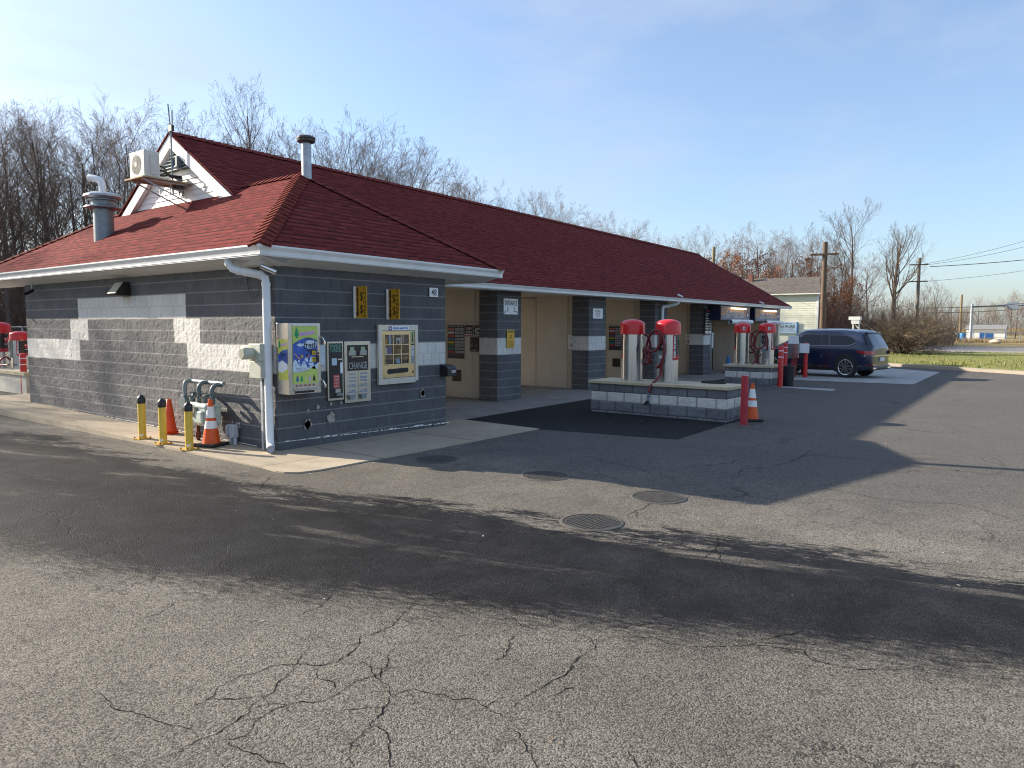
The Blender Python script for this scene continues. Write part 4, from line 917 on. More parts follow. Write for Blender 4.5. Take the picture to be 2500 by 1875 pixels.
# menu board, automatic wash signs, clearance bars
F = FY(26.62,11.03,2.03); t_ = sign('menu_board', 'black wash menu board on the fourth block pillar', F, .62, .98, M('menu_black',(.012,.012,.014),.4), th=.05)
b = MB(); b.text('MENU',F,0,.41,.28,.07,.0515,0,.03); b.build('lettering', sgn_red, t_, True)
b = MB(); b.text('$ PRICES',F,0,.30,.4,.04,.0515,bold=.02)
for k in range(7): b.rect(F,-.24,.22-.1*k,-.02+.05*((k*5)%3),.245-.1*k,.0515); b.rect(F,.13,.22-.1*k,.24,.25-.1*k,.0515)
for k in range(4): b.rect(F,-.22+.14*k,-.45,-.13+.14*k,-.36,.052)
b.build('lettering', white_sign, t_, True)
for i, (x0, x1, z0, z1) in enumerate(((26.80,29.84,2.12,2.60),(30.55,33.70,2.10,2.57))):
    t_ = T('wash_sign', ('orange AUTOMATIC WASH sign box left of the other under the eave','orange AUTOMATIC WASH sign box at the far end of the eave')[i], 'sign', ((x0+x1)/2,10.7,z0), 0, 'automatic wash sign boxes'); F = FY(x0,10.55,z0); w, h = x1-x0, z1-z0
    b = MB(); b.box((x0-.05,10.56,z0-.03),(x1+.08,11.2,z1+.04)); b.build('case', navy, t_, True)
    b = MB(); b.slab(F,0,0,w,h,-.008,.006); b.build('face', dusk, t_, True); b = MB(); b.shape(F,[(0,.0),(w,.0),(w,h*.35),(w*.7,h*.28),(w*.4,h*.42),(0,h*.3)],.0075); b.build('face_haze', dusk2, t_, True)
    b = MB(); b.text('AUTOMATIC WASH',F,w*.47,h*.42,w*.60,h*.52,.0085,bold=.05); b.build('letter_outline', white_sign, t_, True)
    b = MB(); b.text('AUTOMATIC WASH',F,w*.47,h*.42,w*.585,h*.46,.0105,bold=-.005); b.build('lettering', navy, t_, True)
    b = MB(); b.ring(F,w*.93,h*.42,.10,.17,.009,0,20); b.disc(F,w*.93,h*.42,.07,.009,1,14); b.build('emblem', [M('emblem_violet_%d'%i,(.10,.07,.16),.5), white_sign], t_, True)
    b = MB(); b.tube([F.p(w*.30,h*.90,.06),F.p(w*.80,h*.90,.06)], .03, 10); b.build('lamp_tube', tube_lit, t_, True)
    b = MB(); b.box((x0+w*.385,10.537,z0),(x0+w*.39,10.54,z1)); b.build('face_seam', black_ink, t_, True)
for i, (x0, x1, z, lb) in enumerate(((27.1,29.4,2.03,'white hanging clearance pipe below the left automatic wash sign'),(31.1,33.25,2.02,'white hanging clearance pipe below the far automatic wash sign'))):
    t_ = T('clearance_bar', lb, 'pipe', ((x0+x1)/2,10.3,z), 0, 'clearance bars')
    b = MB(); b.tube([(x0,10.3,z),(x1,10.3,z)], .085, 16, cap=False); b.build('pipe', white_pvc, t_, True, True)
    b = MB()
    for x in (x0+.2,x1-.2): b.tube([(x,10.3,z+.08),(x,10.5,2.72)], .006, 5)
    b.build('chain', galv_d, t_, True); b = MB(); b.text('CLEARANCE 7 FT', FY((x0+x1)/2,10.214,z),0,0,1.2,.07,0); b.build('lettering', sgn_red, t_, True)
eq = T('wash_machine', 'dark washing equipment hanging on the automatic bay wall', 'wash equipment', (29.6,13.5,0))
b = MB(); b.box((.05,-.4,1.05),(.5,.5,1.55)); b.build('housing', black_plastic, eq, bev=.04); b = MB(); b.tube(spline([(-1.2,-2,2.55),(-1.22,-2,1.6),(-1.2,-2,.8),(-1.15,-2,.12)],4), .02, 6); b.tube(spline([(.2,-.2,1.5),(-.2,-.5,2.2),(-.6,-.8,2.5)],4), .03, 6); b.build('hose', black_plastic, eq)
pw = T('wash_door_track', 'white door post at the automatic bay mouth beside fourth pillar', 'door track', (27.12,11.0,0))
b = MB(); b.box((0,0,1.02),(.09,.09,1.62)); b.build('sensor', white_pvc, pw); b = MB(); b.box((.0,.1,0),(.16,.2,2.1)); b.build('post', galv_d, pw)

# ================================================================== ALONG THE LEFT WALL
em = T('electric_meter', 'beige electric meter box on the left wall behind the downspout', 'meter', (6.33,9.36,1.09))
b = MB(); b.box((-.20,-.145,0),(0,.145,.25)); b.box((-.205,-.145,.253),(0,.145,.50)); b.build('box', beige_box, em, bev=.008)
b = MB(); b.lathe([(.0,-.37),(.075,-.37),(.085,-.36),(.088,-.20)], (0,.06,.36), 22, axis='x'); b.build('meter_can', beige_box, em, smooth=True)
b = MB(); b.lathe([(.0,-.374),(.068,-.374)], (0,.06,.36), 20, axis='x'); b.build('meter_glass', M('meter_glass',(.40,.40,.32),.12,coat=.4), em)
b = MB(); b.bar((-.07,.02,0),(-.07,.02,-1.06),.042,.042); b.build('conduit', galv, em)
b = MB(); b.tube([(-.10,-.10,0),(-.10,-.10,-.06)], .02, 8); b.build('drain_plug', galv_d, em)
gm = T('gas_meter', 'pale green gas meter with dark grey pipe manifold against the left wall', 'gas meter', (6.1,10.6,.06))
for i, (y, x) in enumerate(((-.12,-.06),(.22,.02))):
    b = MB(); b.box((x-.13,y-.15,.26),(x+.13,y+.13,.58)); b.box((x-.14,y-.16,.52),(x+.14,y+.14,.60)); g_ = b.build('meter_body', meter_paint, gm, bev=.03)
    b = MB(); b.box((x-.175,y-.10,.30),(x-.125,y+.12,.50)); b.build('meter_cover', meter_paint, g_, bev=.025)
b = MB(); b.tube([(-.20,-.0,.50),(-.25,-.0,.50)], .05, 14); b.tube([(-.22,0,.50),(-.22,0,.40)], .035, 10); b.build('index_dial', M('dial',(.33,.30,.22),.5,dirt=.5,vs=20), gm, smooth=True)
b = MB(); b.tube([(.1,.66,.90),(.10,-.30,.90)], .034, 14); b.tube(spline([(.10,.62,.90),(.02,.62,.90),(-.02,.62,.84),(-.02,.62,.50)],4), .033, 12); b.build('manifold', M('manifold_grey',(.23,.27,.28),.5,.2,var=.15), gm, smooth=True)
for y, zt in ((-.24,.88),(-.02,.70),(.13,.90),(.33,.72)):
    b = MB(); b.tube(spline([(.10,y,zt),(.0,y,zt),(-.06,y,zt-.06),(-.06,y,zt-.16)],4), .032, 12); b.tube([(-.06,y,zt-.16),(-.06,y,.58)], .03, 12); b.tube([(-.06,y,.70),(-.06,y,.62)], .042, 10); b.tube([(-.06,y,.76),(-.06,y,.74)], .05, 6); b.build('riser', grey_paint, gm, smooth=True)
b = MB()
for y in (-.24,-.02,.13,.33): b.tube([(-.06,y,.60),(-.06,y,.66)], .036, 8); b.tube([(-.11,y,.69),(-.13,y,.69)], .015, 6)
b.build('union_nut', rust, gm)
b = MB(); b.lathe([(0,-.06),(.10,-.06),(.115,-.04),(.115,-.015),(.09,.02),(0,.04)], (-.02,.62,.58), 22, axis='x'); b.build('regulator', grey_paint, gm, smooth=True)
b = MB(); b.tube([(-.02,.62,.5),(-.02,.62,.0)], .022, 10); b.build('inlet_pipe', rust, gm); b = MB(); b.tube([(0,.30,.26),(0,.30,-.04)], .028, 10); b.tube([(0,.30,.12),(0,.30,.02)], .045, 8); b.build('inlet_pipe', rust, gm)
cb = T('conduit_bodies', 'pair of light grey conduit elbow boxes at the wall foot near the downspout', 'conduit', (6.26,10.18,.04)); cg = M('conduit_grey',(.46,.50,.56),.5,dirt=.1)
for y in (.05,-.05):
    b = MB(); b.box((-.07,y-.035,.09),(.05,y+.035,.30)); b.build('elbow', cg, cb, bev=.025); b = MB(); b.box((-.082,y-.03,.10),(-.068,y+.03,.29)); b.build('cover', cg, cb, bev=.012); b = MB(); b.tube([(0,y,.12),(0,y,-.02)], .028, 10); b.build('stub', cg, cb)
b = MB(); r5 = random.Random(2)
for k in range(9): b.disc(FX(.058,r5.uniform(-.1,.1),r5.uniform(.2,.33)),0,0,r5.uniform(.01,.025),.0,0,7)
b.build('caulk', white_paint, cb)
# bollards
def bollard():
    t_ = T('yellow_bollard', 'yellow steel bollard with black cap, left one of three by the kerb', 'bollard', (5.60,11.68,zw(11.65)), R(2), 'yellow bollards')
    b = MB(); b.lathe([(.057,.012),(.057,.585)], n=22); b.build('post', yellow_p, t_, smooth=True)
    b = MB(); b.lathe([(.060,.565),(.063,.60),(.063,.645),(.052,.668),(.03,.685),(.026,.70),(0,.704)], n=22); b.build('cap', black_plastic, t_, smooth=True)
    b = MB(); b.box((-.105,-.105,0),(.105,.105,.012)); b.build('base_plate', M('yellow_rusty',(.55,.33,.05),.7,var=.3,vs=18,dirt=.4), t_)
    b = MB()
    for x in (-.082,.082):
        for y in (-.082,.082): b.tube([(x,y,.012),(x,y,.032)], .011, 6)
    b.build('bolt', rust, t_); b = MB(); b.lathe([(.0585,.05),(.0585,.08)], n=6, a0=R(200), a1=R(250)); b.build('sticker', white_sign, t_); return t_
b1 = bollard(); dup(b1, (5.575,10.98,zw(10.95)), R(-4), 'yellow steel bollard with black cap, middle one of three by the kerb')
b3 = dup(b1, (5.59,10.25,zw(10.2)), R(5), 'scuffed yellow steel bollard with black cap nearest the striped cone'); b3.rotation_euler = (R(-1.0),R(.8),R(5))
def striped_cone():
    t_ = T('traffic_cone', 'orange cone with two white collars and black base beside the gas meter', 'traffic cone', (5.97,10.30,zw(10.3)), R(20), 'striped traffic cones')
    b = MB(); b.lathe([(.135,.035),(.03,.68),(.032,.70),(.02,.70)], n=26); b.build('cone', orange, t_, smooth=True)
    for z0, z1 in ((.43,.60),(.27,.385)):
        r0, r1 = .135-(z0-.035)*.1628+.002, .135-(z1-.035)*.1628+.002; b = MB(); b.lathe([(r0,z0),(r1,z1)], n=26); b.build('collar', reflect, t_, smooth=True)
    b = MB(); b.box((-.19,-.19,0),(.19,.19,.045)); b.build('base', black_rubber, t_, bev=.02); return t_
c1 = striped_cone()
c2 = dup(c1, (14.24,4.93,0), R(35), 'dirty orange cone with two white collars beside the red leaning post'); c2.scale = (.98,.98,1.06)
def plain_cone(loc, label):
    t_ = T('traffic_cone', label, 'traffic cone', loc, 0, 'stacked plain cones')
    b = MB(); b.lathe([(.125,.0),(.135,.006),(.135,.012),(.12,.018),(.105,.05),(.035,.53),(.03,.535),(.02,.53)], n=26); b.build('cone', orange2, t_, smooth=True); return t_
zc_ = zw(11.8)
k1 = plain_cone((6.13,11.84,zc_), 'bottom plain orange cone of the nested stack by the wall')
k2 = dup(k1, (6.13,11.84,zc_+.022), 1, 'middle plain orange cone of the nested stack by the wall'); k3 = dup(k1, (6.13,11.84,zc_+.044), 2, 'top plain orange cone of the nested stack by the wall')

# manholes
def manhole(loc, rz, label, R_=.31):
    t_ = T('manhole_cover', label, 'manhole cover', loc, rz, 'manhole covers in the asphalt'); iron = M('cast_iron',(.095,.088,.078),.65,.3,var=.3,vs=20,dirt=.3)
    b = MB(); b.lathe([(.275,.004),(.275,.008),(.298,.008),(.31,.001)], n=40); b.build('frame', iron, t_, smooth=True)
    b = MB(); b.lathe([(0,.004),(.268,.004)], n=40); b.build('plate', M('iron_dark',(.05,.047,.042),.7,.2), t_)
    b = MB()
    for i in range(-9,10):
        for j in range(-9,10):
            x, y = i*.029, j*.029
            if x*x+y*y < .245**2 and (i+j) % 2 == 0: b.box((x-.011,y-.011,.003),(x+.011,y+.011,.0105))
    b.build('tread', iron, t_); return t_
h1 = manhole((7.355,6.93,.001), .2, 'shaded manhole cover nearest the pavement corner')
dup(h1, (7.36,5.10,.001), .9, 'sunlit manhole cover at the edge of the building shadow, second from the wall')
dup(h1, (7.18,3.48,.001), 1.7, 'manhole cover farthest right in the open sunlit asphalt'); dup(h1, (5.874,3.53,.001), .5, 'manhole cover nearest the camera beside the dark wet strip')

# ================================================================== VACUUM ISLANDS
def hose_pts(L, sc, px0, py0, f):
    return [(f(x, y), -(x-px0)*sc, (py0-y)*sc) for x, y in L]
def vacuum(name_lb, loc, rz, group, number=None, hose=None):
    t_ = T('vacuum', name_lb, 'vacuum station', loc, rz, group)
    b = MB(); b.lathe([(.228,0),(.228,1.02)], n=36); b.lathe([(.236,0),(.236,.02),(.228,.02)], n=36); b.build('body', steel, t_, smooth=True)
    for a0, z0, z1 in ((150,.34,.86),(330,.34,.86)):
        b = MB(); b.lathe([(.2305,z0),(.2315,z0),(.2315,z1),(.2305,z1)], n=10, a0=R(a0), a1=R(a0+64)); b.build('door', steel, t_, smooth=True)
    b = MB(); b.lathe([(.236,.99),(.268,.995),(.268,1.03),(.262,1.19),(.258,1.225),(.235,1.255),(.17,1.29),(.09,1.308),(0,1.313)], n=40); b.lathe([(.268,.995),(.10,1.0)], n=40); b.build('hood', red_hood, t_, smooth=True)
    b = MB(); b.lathe([(.2322,.46),(.2322,.985)], n=14, a0=R(-128), a1=R(-30)); b.build('decal', M('decal_black',(.014,.014,.016),.35), t_, smooth=True)
    b = MB(); b.lathe([(.2330,.46),(.2330,.56)], n=12, a0=R(-128), a1=R(-30)); b.lathe([(.2331,.55),(.2331,.985)], n=2, a0=R(-128), a1=R(-116)); b.build('decal_band', sgn_red, t_, smooth=True)
    def curved(bm, txt, a, z, w, h, rr, bold=.02, rot=False):
        F = Fr((rr*math.cos(a), rr*math.sin(a), z), (-math.sin(a), math.cos(a), 0), (0,0,1))
        if rot: F = Fr(F.o, F.u, -F.r)
        bm.text(txt, F, 0, 0, w, h, .003, bold=bold)
    b = MB(); curved(b, 'RED RHINO', R(-118), .745, .46, .048, .235, .03, True); b.build('lettering', white_sign, t_)
    b = MB(); a = R(-66); F = Fr((.236*math.cos(a), .236*math.sin(a), .80), (-math.sin(a), math.cos(a), 0), (0,0,1))
    b.shape(F,[(-.07,.04),(-.05,.08),(-.02,.055),(.02,.075),(.05,.10),(.055,.05),(.07,.02),(.06,-.05),(.02,-.09),(-.03,-.08),(-.06,-.03)],.004,0); b.shape(F,[(-.05,.03),(-.03,.05),(.0,.03),(-.02,.0)],.0055,1); b.shape(F,[(.02,.05),(.045,.075),(.045,.03)],.0055,1); b.rect(F,-.06,-.125,.07,-.11,.004,1); b.build('emblem', [sgn_red, white_sign], t_)
    b = MB(); b.box((-.275,-.075,.40),(-.17,.085,.99)); b.build('panel_box', galv_d, t_, bev=.006)
    F = FX(-.276,.005,.7); b = MB(); b.slab(F,-.07,-.04,.07,.27,0,.004,0); b.slab(F,-.06,.21,.06,.255,.004,.012,1); b.slab(F,-.02,.10,.06,.125,.004,.01,1); b.slab(F,-.05,.06,-.02,.09,.004,.01,1); b.slab(F,0,.02,.05,.07,.004,.012,2); b.slab(F,-.06,-.20,.06,-.14,0,.004,3)
    b.build('control_panel', [black_plastic, steel, galv, white_sign], t_)
    b = MB(); b.box((-.262,-.07,.02),(-.20,.08,.395)); b.build('lower_door', steel, t_, bev=.006)
    if number:
        a = R(-150); F = Fr((.266*math.cos(a), .266*math.sin(a), 1.13), (-math.sin(a), math.cos(a), 0), (0,0,1)); F = Fr(F.o, -F.r if F.r.cross(F.u).dot(F.o.xy.to_3d()) < 0 else F.r, F.u)
        if rz: 
            a = R(-150)-rz; F = Fr((.266*math.cos(a), .266*math.sin(a), 1.13), (-math.sin(a), math.cos(a), 0), (0,0,1))
        b = MB(); b.slab(F,-.035,-.05,.035,.05,0,.006); b.build('number_plate', white_sign, t_); b = MB(); b.text(number,F,0,0,.045,.075,.0075,bold=.02); b.build('lettering', black_ink, t_)
    if hose:
        pts = spline(hose, 7); b = MB(); b.tube(pts, .0265, 12); h_ = b.build('hose', hose_m, t_, smooth=True); return t_, pts
    return t_, None
f2 = lambda x, y: -.30-(.05 if (x < 960 and y > 700) else 0)+.14*max(0, abs(x-1160)/250-.8)
HA = [(1030,1140),(1090,1135),(1180,1010),(1235,820),(1225,640),(1160,470),(1060,395),(950,430),(850,540),(790,680),(772,820),(800,960),(865,1055),(920,1010),(905,860),(868,720),(905,800),(1010,822),(1110,745),(1165,590),(1130,440),(1195,500),(1240,660),(1245,830),(1205,1060),(1165,1290)]
hp = hose_pts(HA, .001027, 1160, 1445, f2)
hp[0] = (-.25, hp[0][1], hp[0][2]); hp = [(x-(.0 if i < 16 else .055), y, z) for i, (x, y, z) in enumerate(hp)]
hp += [(-.50,.02,.045),(-.60,.05,-.02),(-.655,.08,-.14),(-.66,.09,-.22)]
v2, _ = vacuum('red hooded vacuum with hose looped over its panel, right of the front island pair', (14.22,6.74,.69), 0, 'vacuums on the front island', None, hp)
b = MB(); b.tube([(-.66,.09,-.20),(-.665,.11,-.36)], .03, 12); b.tube([(-.66,.09,-.25),(-.66,.095,-.28)], .034, 12); b.build('hose_cuff', M('cuff_grey',(.17,.22,.28),.45), v2, smooth=True)
b = MB(); b.add([(-.70,.085,-.36),(-.63,.085,-.36),(-.63,.135,-.36),(-.70,.135,-.36),(-.70,.09,-.44),(-.65,.09,-.44),(-.65,.20,-.46),(-.70,.20,-.46)], [(0,1,2,3),(4,7,6,5),(0,4,5,1),(1,5,6,2),(2,6,7,3),(3,7,4,0)]); b.build('nozzle', black_rubber, v2)
hb_ = [(-.25,.0,.45),(-.30,.10,.50),(-.26,.26,.62),(-.18,.34,.75),(-.20,.28,.92),(-.28,.12,1.0),(-.30,.0,.90),(-.30,.12,.62),(-.26,.27,.45),(-.2,.36,.42),(-.25,.25,.36),(-.3,.1,.34)]
v1, _ = vacuum('red hooded steel vacuum showing its plain curved back, left of the pair on front island', (14.10,7.51,.69), math.pi, 'vacuums on the front island', None, hb_)
def island(label, x0, x1, y0, y1, zc, capt, group):
    t_ = T('vacuum_island', label, 'block island', ((x0+x1)/2,(y0+y1)/2,0), 0, group)
    H = zc-capt; zr = .251; w = lambda U, Z: (Z >= zr) & (Z < zr+.203)
    kw = dict(course=.203, zref=zr, bw=.405, amp=.014, jw=.008, dark=.85, bmat=block_i)
    block_face('block_wall', FX(x0,y1,0), y1-y0, -.02, H, t_, w, .022, seed=1, **kw); block_face('block_wall', FY(x0,y0,0), x1-x0, -.02, H, t_, w, .022, seed=2, **kw)
    b = MB(); b.box((x0+.012,y0+.012,-.02),(x1,y1,H-.002)); b.build('core', block_m, t_, True)
    b = MB(); b.box((x0-.055,y0-.055,H),(x1+.05,y1+.05,zc)); b.build('cap', conc_cap, t_, True, bev=.012); return t_
island('front grey block vacuum island with white course and stone cap', 13.65, 14.55, 5.215, 8.26, .69, .065, 'vacuum islands')
island('shorter block vacuum island behind, beside the red posts', 22.56, 23.52, 7.26, 8.72, .66, .08, 'vacuum islands')
rg = T('rubber_ring', 'flat black coiled hose lying on the front island cap', 'hose coil', (14.42,5.80,.692))
b = MB(); 
for k in range(3): b.tube([(.15*math.cos(a)*(1-.08*k),.25*math.sin(a)*(1-.05*k),.018+.004*k) for a in [i*math.pi/16 for i in range(33)]], .017, 8, cap=False)
b.build('coil', black_rubber, rg, smooth=True)
sc = .00155
HC = [(690,880),(660,940),(590,1040),(520,1135),(545,1165),(640,1175),(715,1165),(690,1090),(630,1000),(590,890),(575,740),(600,560),(640,450),(700,400),(770,440),(805,570),(790,690),(720,750),(640,765),(560,720),(505,600),(520,480),(590,405),(690,395),(780,440),(830,560),(835,680),(820,800)]
hq = [(-.31-(.03 if 10 < i < 18 else 0)-(.22 if 2 < i < 7 else 0)+.03*(i > 22), -(x-760)*sc, (1085-y)*sc) for i, (x, y) in enumerate(HC)]; hq[0] = (-.25, hq[0][1], hq[0][2])
v3, _ = vacuum('red hooded vacuum numbered 3 with a round hose loop on the rear island', (23.30,7.65,.66), 0, 'vacuums on the rear island', '3', hq)
v4, _ = vacuum('red hooded vacuum numbered 4 on the rear island', (23.16,8.40,.66), math.pi, 'vacuums on the rear island', '4', hb_)
b = MB(); b.tube([(-.34,-.18,.55),(-.36,-.14,.20)], .028, 10); b.tube([(-.36,-.14,.21),(-.40,-.06,.14)], .02, 8); b.build('nozzle', M('nozzle_grey',(.25,.28,.31),.4), v3)
# leaning red post, red bollards, bin, blue cone
lp = T('red_post', 'worn red round post leaning against the front island corner', 'post', (13.60,4.86,0)); lp.rotation_euler = (0,R(-1.5),R(20))
lp.rotation_euler = (R(1.0),R(-2.2),0); b = MB(); b.lathe([(.072,0),(.066,.93),(0,.935)], n=20); b.build('sleeve', red_worn, lp, smooth=True)
def red_bollard(loc, label, h=1.27):
    t_ = T('red_bollard', label, 'bollard', loc, 0, 'red bollards with white bands')
    b = MB(); b.lathe([(.078,0),(.078,h-.05),(.065,h-.015),(.03,h),(0,h)], n=20); b.build('sleeve', red_post, t_, smooth=True)
    for z in (h-.17,h-.36): b = MB(); b.lathe([(.0795,z),(.0795,z+.028)], n=20); b.build('band', reflect, t_, smooth=True)
    return t_
rb = red_bollard((22.80,7.05,0), 'red bollard with white bands in front of the black bin')
dup(rb, (27.72,7.68,0), 0, 'red bollard with white bands standing alone before the blue car door')
dup(rb, (26.75,8.12,0), 0, 'red bollard with white bands behind the black bin, left of the pay cabinet')
dup(rb, (27.5,9.0,0), 0, 'red bollard with white bands half hidden behind vacuum 3')
dup(rb, (29.3,8.2,0), 0, 'red bollard with white bands just visible behind the nearer one by the car door', sc=(1,1,1.02))
bn = T('rubbish_bin', 'open black plastic rubbish bin beside the rear island', 'bin', (23.35,6.98,0))
b = MB(); b.lathe([(.15,0),(.205,.60),(.225,.60),(.225,.63),(.195,.63),(.14,.05),(0,.05)], n=24); b.build('tub', black_plastic, bn, smooth=True)
b = MB(); b.tube([(-.235,-.06,.56),(-.26,0,.55),(-.235,.06,.56)], .012, 6); b.build('handle', black_plastic, bn)
bc = T('traffic_cone', 'blue cone with red base at the automatic bay mouth', 'traffic cone', (28.3,10.80,.01))
b = MB(); b.lathe([(.15,.03),(.04,.68),(.03,.69)], n=22); b.build('cone', blue_p, bc, smooth=True); b = MB(); b.box((-.19,-.19,0),(.19,.19,.035)); b.build('base', M('dark_red_base',(.18,.02,.02),.6), bc)
pc = T('pay_cabinet', 'stainless pay cabinet with white panels beside the blue car', 'pay station', (27.35,8.0,0))
b = MB(); b.box((0,-.17,.70),(.55,.25,1.24)); b.build('cabinet', steel, pc, bev=.006); b = MB(); b.box((.02,-.15,1.24),(.06,.22,1.52)); b.build('top_panel', white_sign, pc); b = MB(); b.box((.1,-.50,.90),(.14,-.175,1.24)); b.build('side_panel', white_sign, pc)
b = MB(); b.bar((.3,.05,.70),(.3,.10,0),.16,.16); b.build('pedestal', M('faded_red',(.35,.05,.06),.6), pc)

# ---- vacuum station behind the left end
li = T('vacuum_island', 'pale painted vacuum island beyond the left end of the wall', 'block island', (8.2,23.2,0), 0, 'vacuum islands')
b = MB(); b.box((7.55,22.0,-.02),(8.55,25.3,.50)); b.build('block_wall', M('cream_block',(.56,.53,.45),.8,var=.12,vs=8,bump=.4,dirt=.2), li, True); b = MB(); b.box((7.5,21.95,.50),(8.6,25.35,.60)); b.build('cap', conc_cap, li, True, bev=.012)
hl = [(-.26,.0,.30),(-.36,.02,.42),(-.50,.05,.30),(-.56,.03,.0),(-.56,-.05,-.35),(-.60,.1,-.56),(-.62,.5,-.58),(-.60,.75,-.35),(-.5,.5,.05),(-.40,.1,.14),(-.36,-.25,.16)]
v6, _ = vacuum('smaller red hooded vacuum with black decal beyond the left wall end', (8.12,23.95,.60), R(-6), 'vacuums beyond the left wall end', None, hl)
v5, _ = vacuum('red hooded vacuum cut off by the left picture edge', (7.95,24.95,.60), R(-6), 'vacuums beyond the left wall end', None, None)
v5.scale = (1.05,1.05,1.02); v6.scale = (1,1,.82)
dup(rb, (7.62,22.35,0), 0, 'red bollard with white bands beyond the left wall end', sc=(1,1,.86))

# ================================================================== SUV
def make_suv(loc):
    t_ = T('parked_car', 'dark navy seven seat SUV stopped at the automatic wash entrance', 'car', loc)
    # local: +Y is forward, near side at x=0, car spans x 0..1.99, rear bumper y=0
    Wd = 1.99; hw = Wd/2
    st = [ # y, [(inset from side, z) ...] sill, lower body, belly, shoulder, belt, glass top, roof edge, roof centre
     (-.02,[(.30,.40),(.20,.44),(.16,.66),(.18,.90),(.24,1.00),(.30,1.06),(.45,1.08),(1,1.09)]),
     (.05,[(.20,.34),(.10,.40),(.08,.68),(.09,.95),(.15,1.07),(.24,1.16),(.40,1.19),(1,1.21)]),
     (.22,[(.14,.30),(.04,.38),(.02,.70),(.03,1.00),(.08,1.15),(.20,1.40),(.36,1.48),(1,1.52)]),
     (.36,[(.12,.28),(.02,.36),(.006,.70),(.015,1.02),(.06,1.17),(.18,1.56),(.33,1.68),(1,1.72)]),
     (.55,[(.10,.28),(.01,.36),(.0,.70),(.01,1.03),(.05,1.175),(.175,1.585),(.31,1.705),(1,1.745)]),
     (1.1,[(.10,.26),(.0,.34),(.0,.70),(.008,1.02),(.048,1.165),(.17,1.60),(.30,1.725),(1,1.775)]),
     (1.9,[(.10,.25),(.0,.33),(.004,.70),(.008,1.00),(.046,1.145),(.165,1.60),(.29,1.735),(1,1.79)]),
     (2.7,[(.10,.25),(.0,.33),(.004,.70),(.008,.99),(.046,1.13),(.165,1.59),(.29,1.725),(1,1.78)]),
     (3.0,[(.10,.25),(.0,.33),(.005,.70),(.01,.98),(.05,1.12),(.20,1.53),(.32,1.66),(1,1.72)]),
     (3.5,[(.10,.25),(.0,.33),(.005,.70),(.01,.97),(.06,1.09),(.24,1.28),(.38,1.36),(1,1.40)]),
     (3.9,[(.10,.25),(.0,.34),(.01,.70),(.03,.95),(.10,1.06),(.30,1.11),(.42,1.13),(1,1.15)]),
     (4.75,[(.16,.26),(.06,.36),(.06,.70),(.09,.88),(.18,.97),(.36,1.00),(.5,1.02),(1,1.03)]),
     (5.0,[(.30,.30),(.22,.38),(.22,.66),(.26,.80),(.34,.86),(.5,.88),(.6,.88),(1,.89)])]
    b = MB(); g = MB(); nP = 8
    for y, sec in st:
        L_ = [(min(i, hw) if k < 7 else hw, y+(0 if k < 4 else 0), z) for k, (i, z) in enumerate(sec)]
        b.v += [tuple(p) for p in L_]+[(Wd-p[0], p[1], p[2]) for p in L_]
    def isglass(i, k): return k == 4 and 1.0 <= (st[i][0]+st[i+1][0])/2 <= 3.6
    for i in range(len(st)-1):
        for k in range(nP-1):
            a0, a1 = i*16+k, (i+1)*16+k
            b.f.append((a0, a0+1, a1+1, a1)); b.m.append(0); c0, c1 = i*16+8+k, (i+1)*16+8+k; b.f.append((c0, c1, c1+1, c0+1)); b.m.append(0)
    for i in (0, len(st)-1):
        for k in range(nP-1): q = (i*16+k, i*16+8+k, i*16+9+k, i*16+1+k); b.f.append(q if i == 0 else q[::-1]); b.m.append(0)
    body = b.build('body', car_blue, t_, smooth=True); sm = body.modifiers.new('sub', 'SUBSURF'); sm.levels = 2; sm.render_levels = 2
    # side glass: pieces follow the tumblehome between belt and roof edge
    def sx(z): return .046+max(0, z-1.145)*.262-.014
    for nm, pts in (('window',[(2.95,1.16),(2.02,1.17),(2.02,1.54),(2.55,1.555),(2.75,1.54)]),('window',[(1.97,1.17),(1.68,1.175),(1.74,1.54),(1.97,1.545)]),('window',[(1.60,1.18),(.86,1.20),(.62,1.30),(.78,1.46),(1.0,1.52),(1.66,1.535)]),('window',[(3.40,1.13),(3.02,1.15),(2.86,1.52),(3.0,1.47),(3.25,1.31)])):
        for side in (0, 1):
            w = MB(); P = [((sx(z) if side == 0 else Wd-sx(z)), y, z) for y, z in pts]; w.quad(*(P if side == 0 else P[::-1])); w.build(nm, glass_dark, t_)
    w = MB(); w.quad((.26,.045,1.16),(Wd-.26,.045,1.16),(Wd-.34,.30,1.60),(.34,.30,1.60)); w.quad((.075,.25,1.22),(.26,.045,1.16),(.34,.30,1.60),(.17,.40,1.56)); w.build('rear_window', glass_dark, t_)
    w = MB(); P = [(3.40,1.105),(2.0,1.135),(.9,1.155),(.72,1.22),(.60,1.29)]; w.tube([(sx(z)-.012,y,z) for y, z in P], .010, 6); w.build('window_trim', chrome, t_)
    w = MB(); w.box((.0-.006,1.55,.405),(.012,3.35,.425)); w.box((.004,.18,.42),(.03,.62,.44)); w.build('sill_trim', chrome, t_)
    w = MB(); w.tube(spline([(.34,.62,1.675),(.33,1.1,1.725),(.32,2.2,1.745),(.34,2.95,1.70)],4), .018, 8); w.build('roof_rail', chrome, t_, smooth=True)
    w = MB(); w.box((.34,.27,1.625),(Wd-.34,.46,1.66)); w.build('spoiler', car_blue, t_, bev=.02)
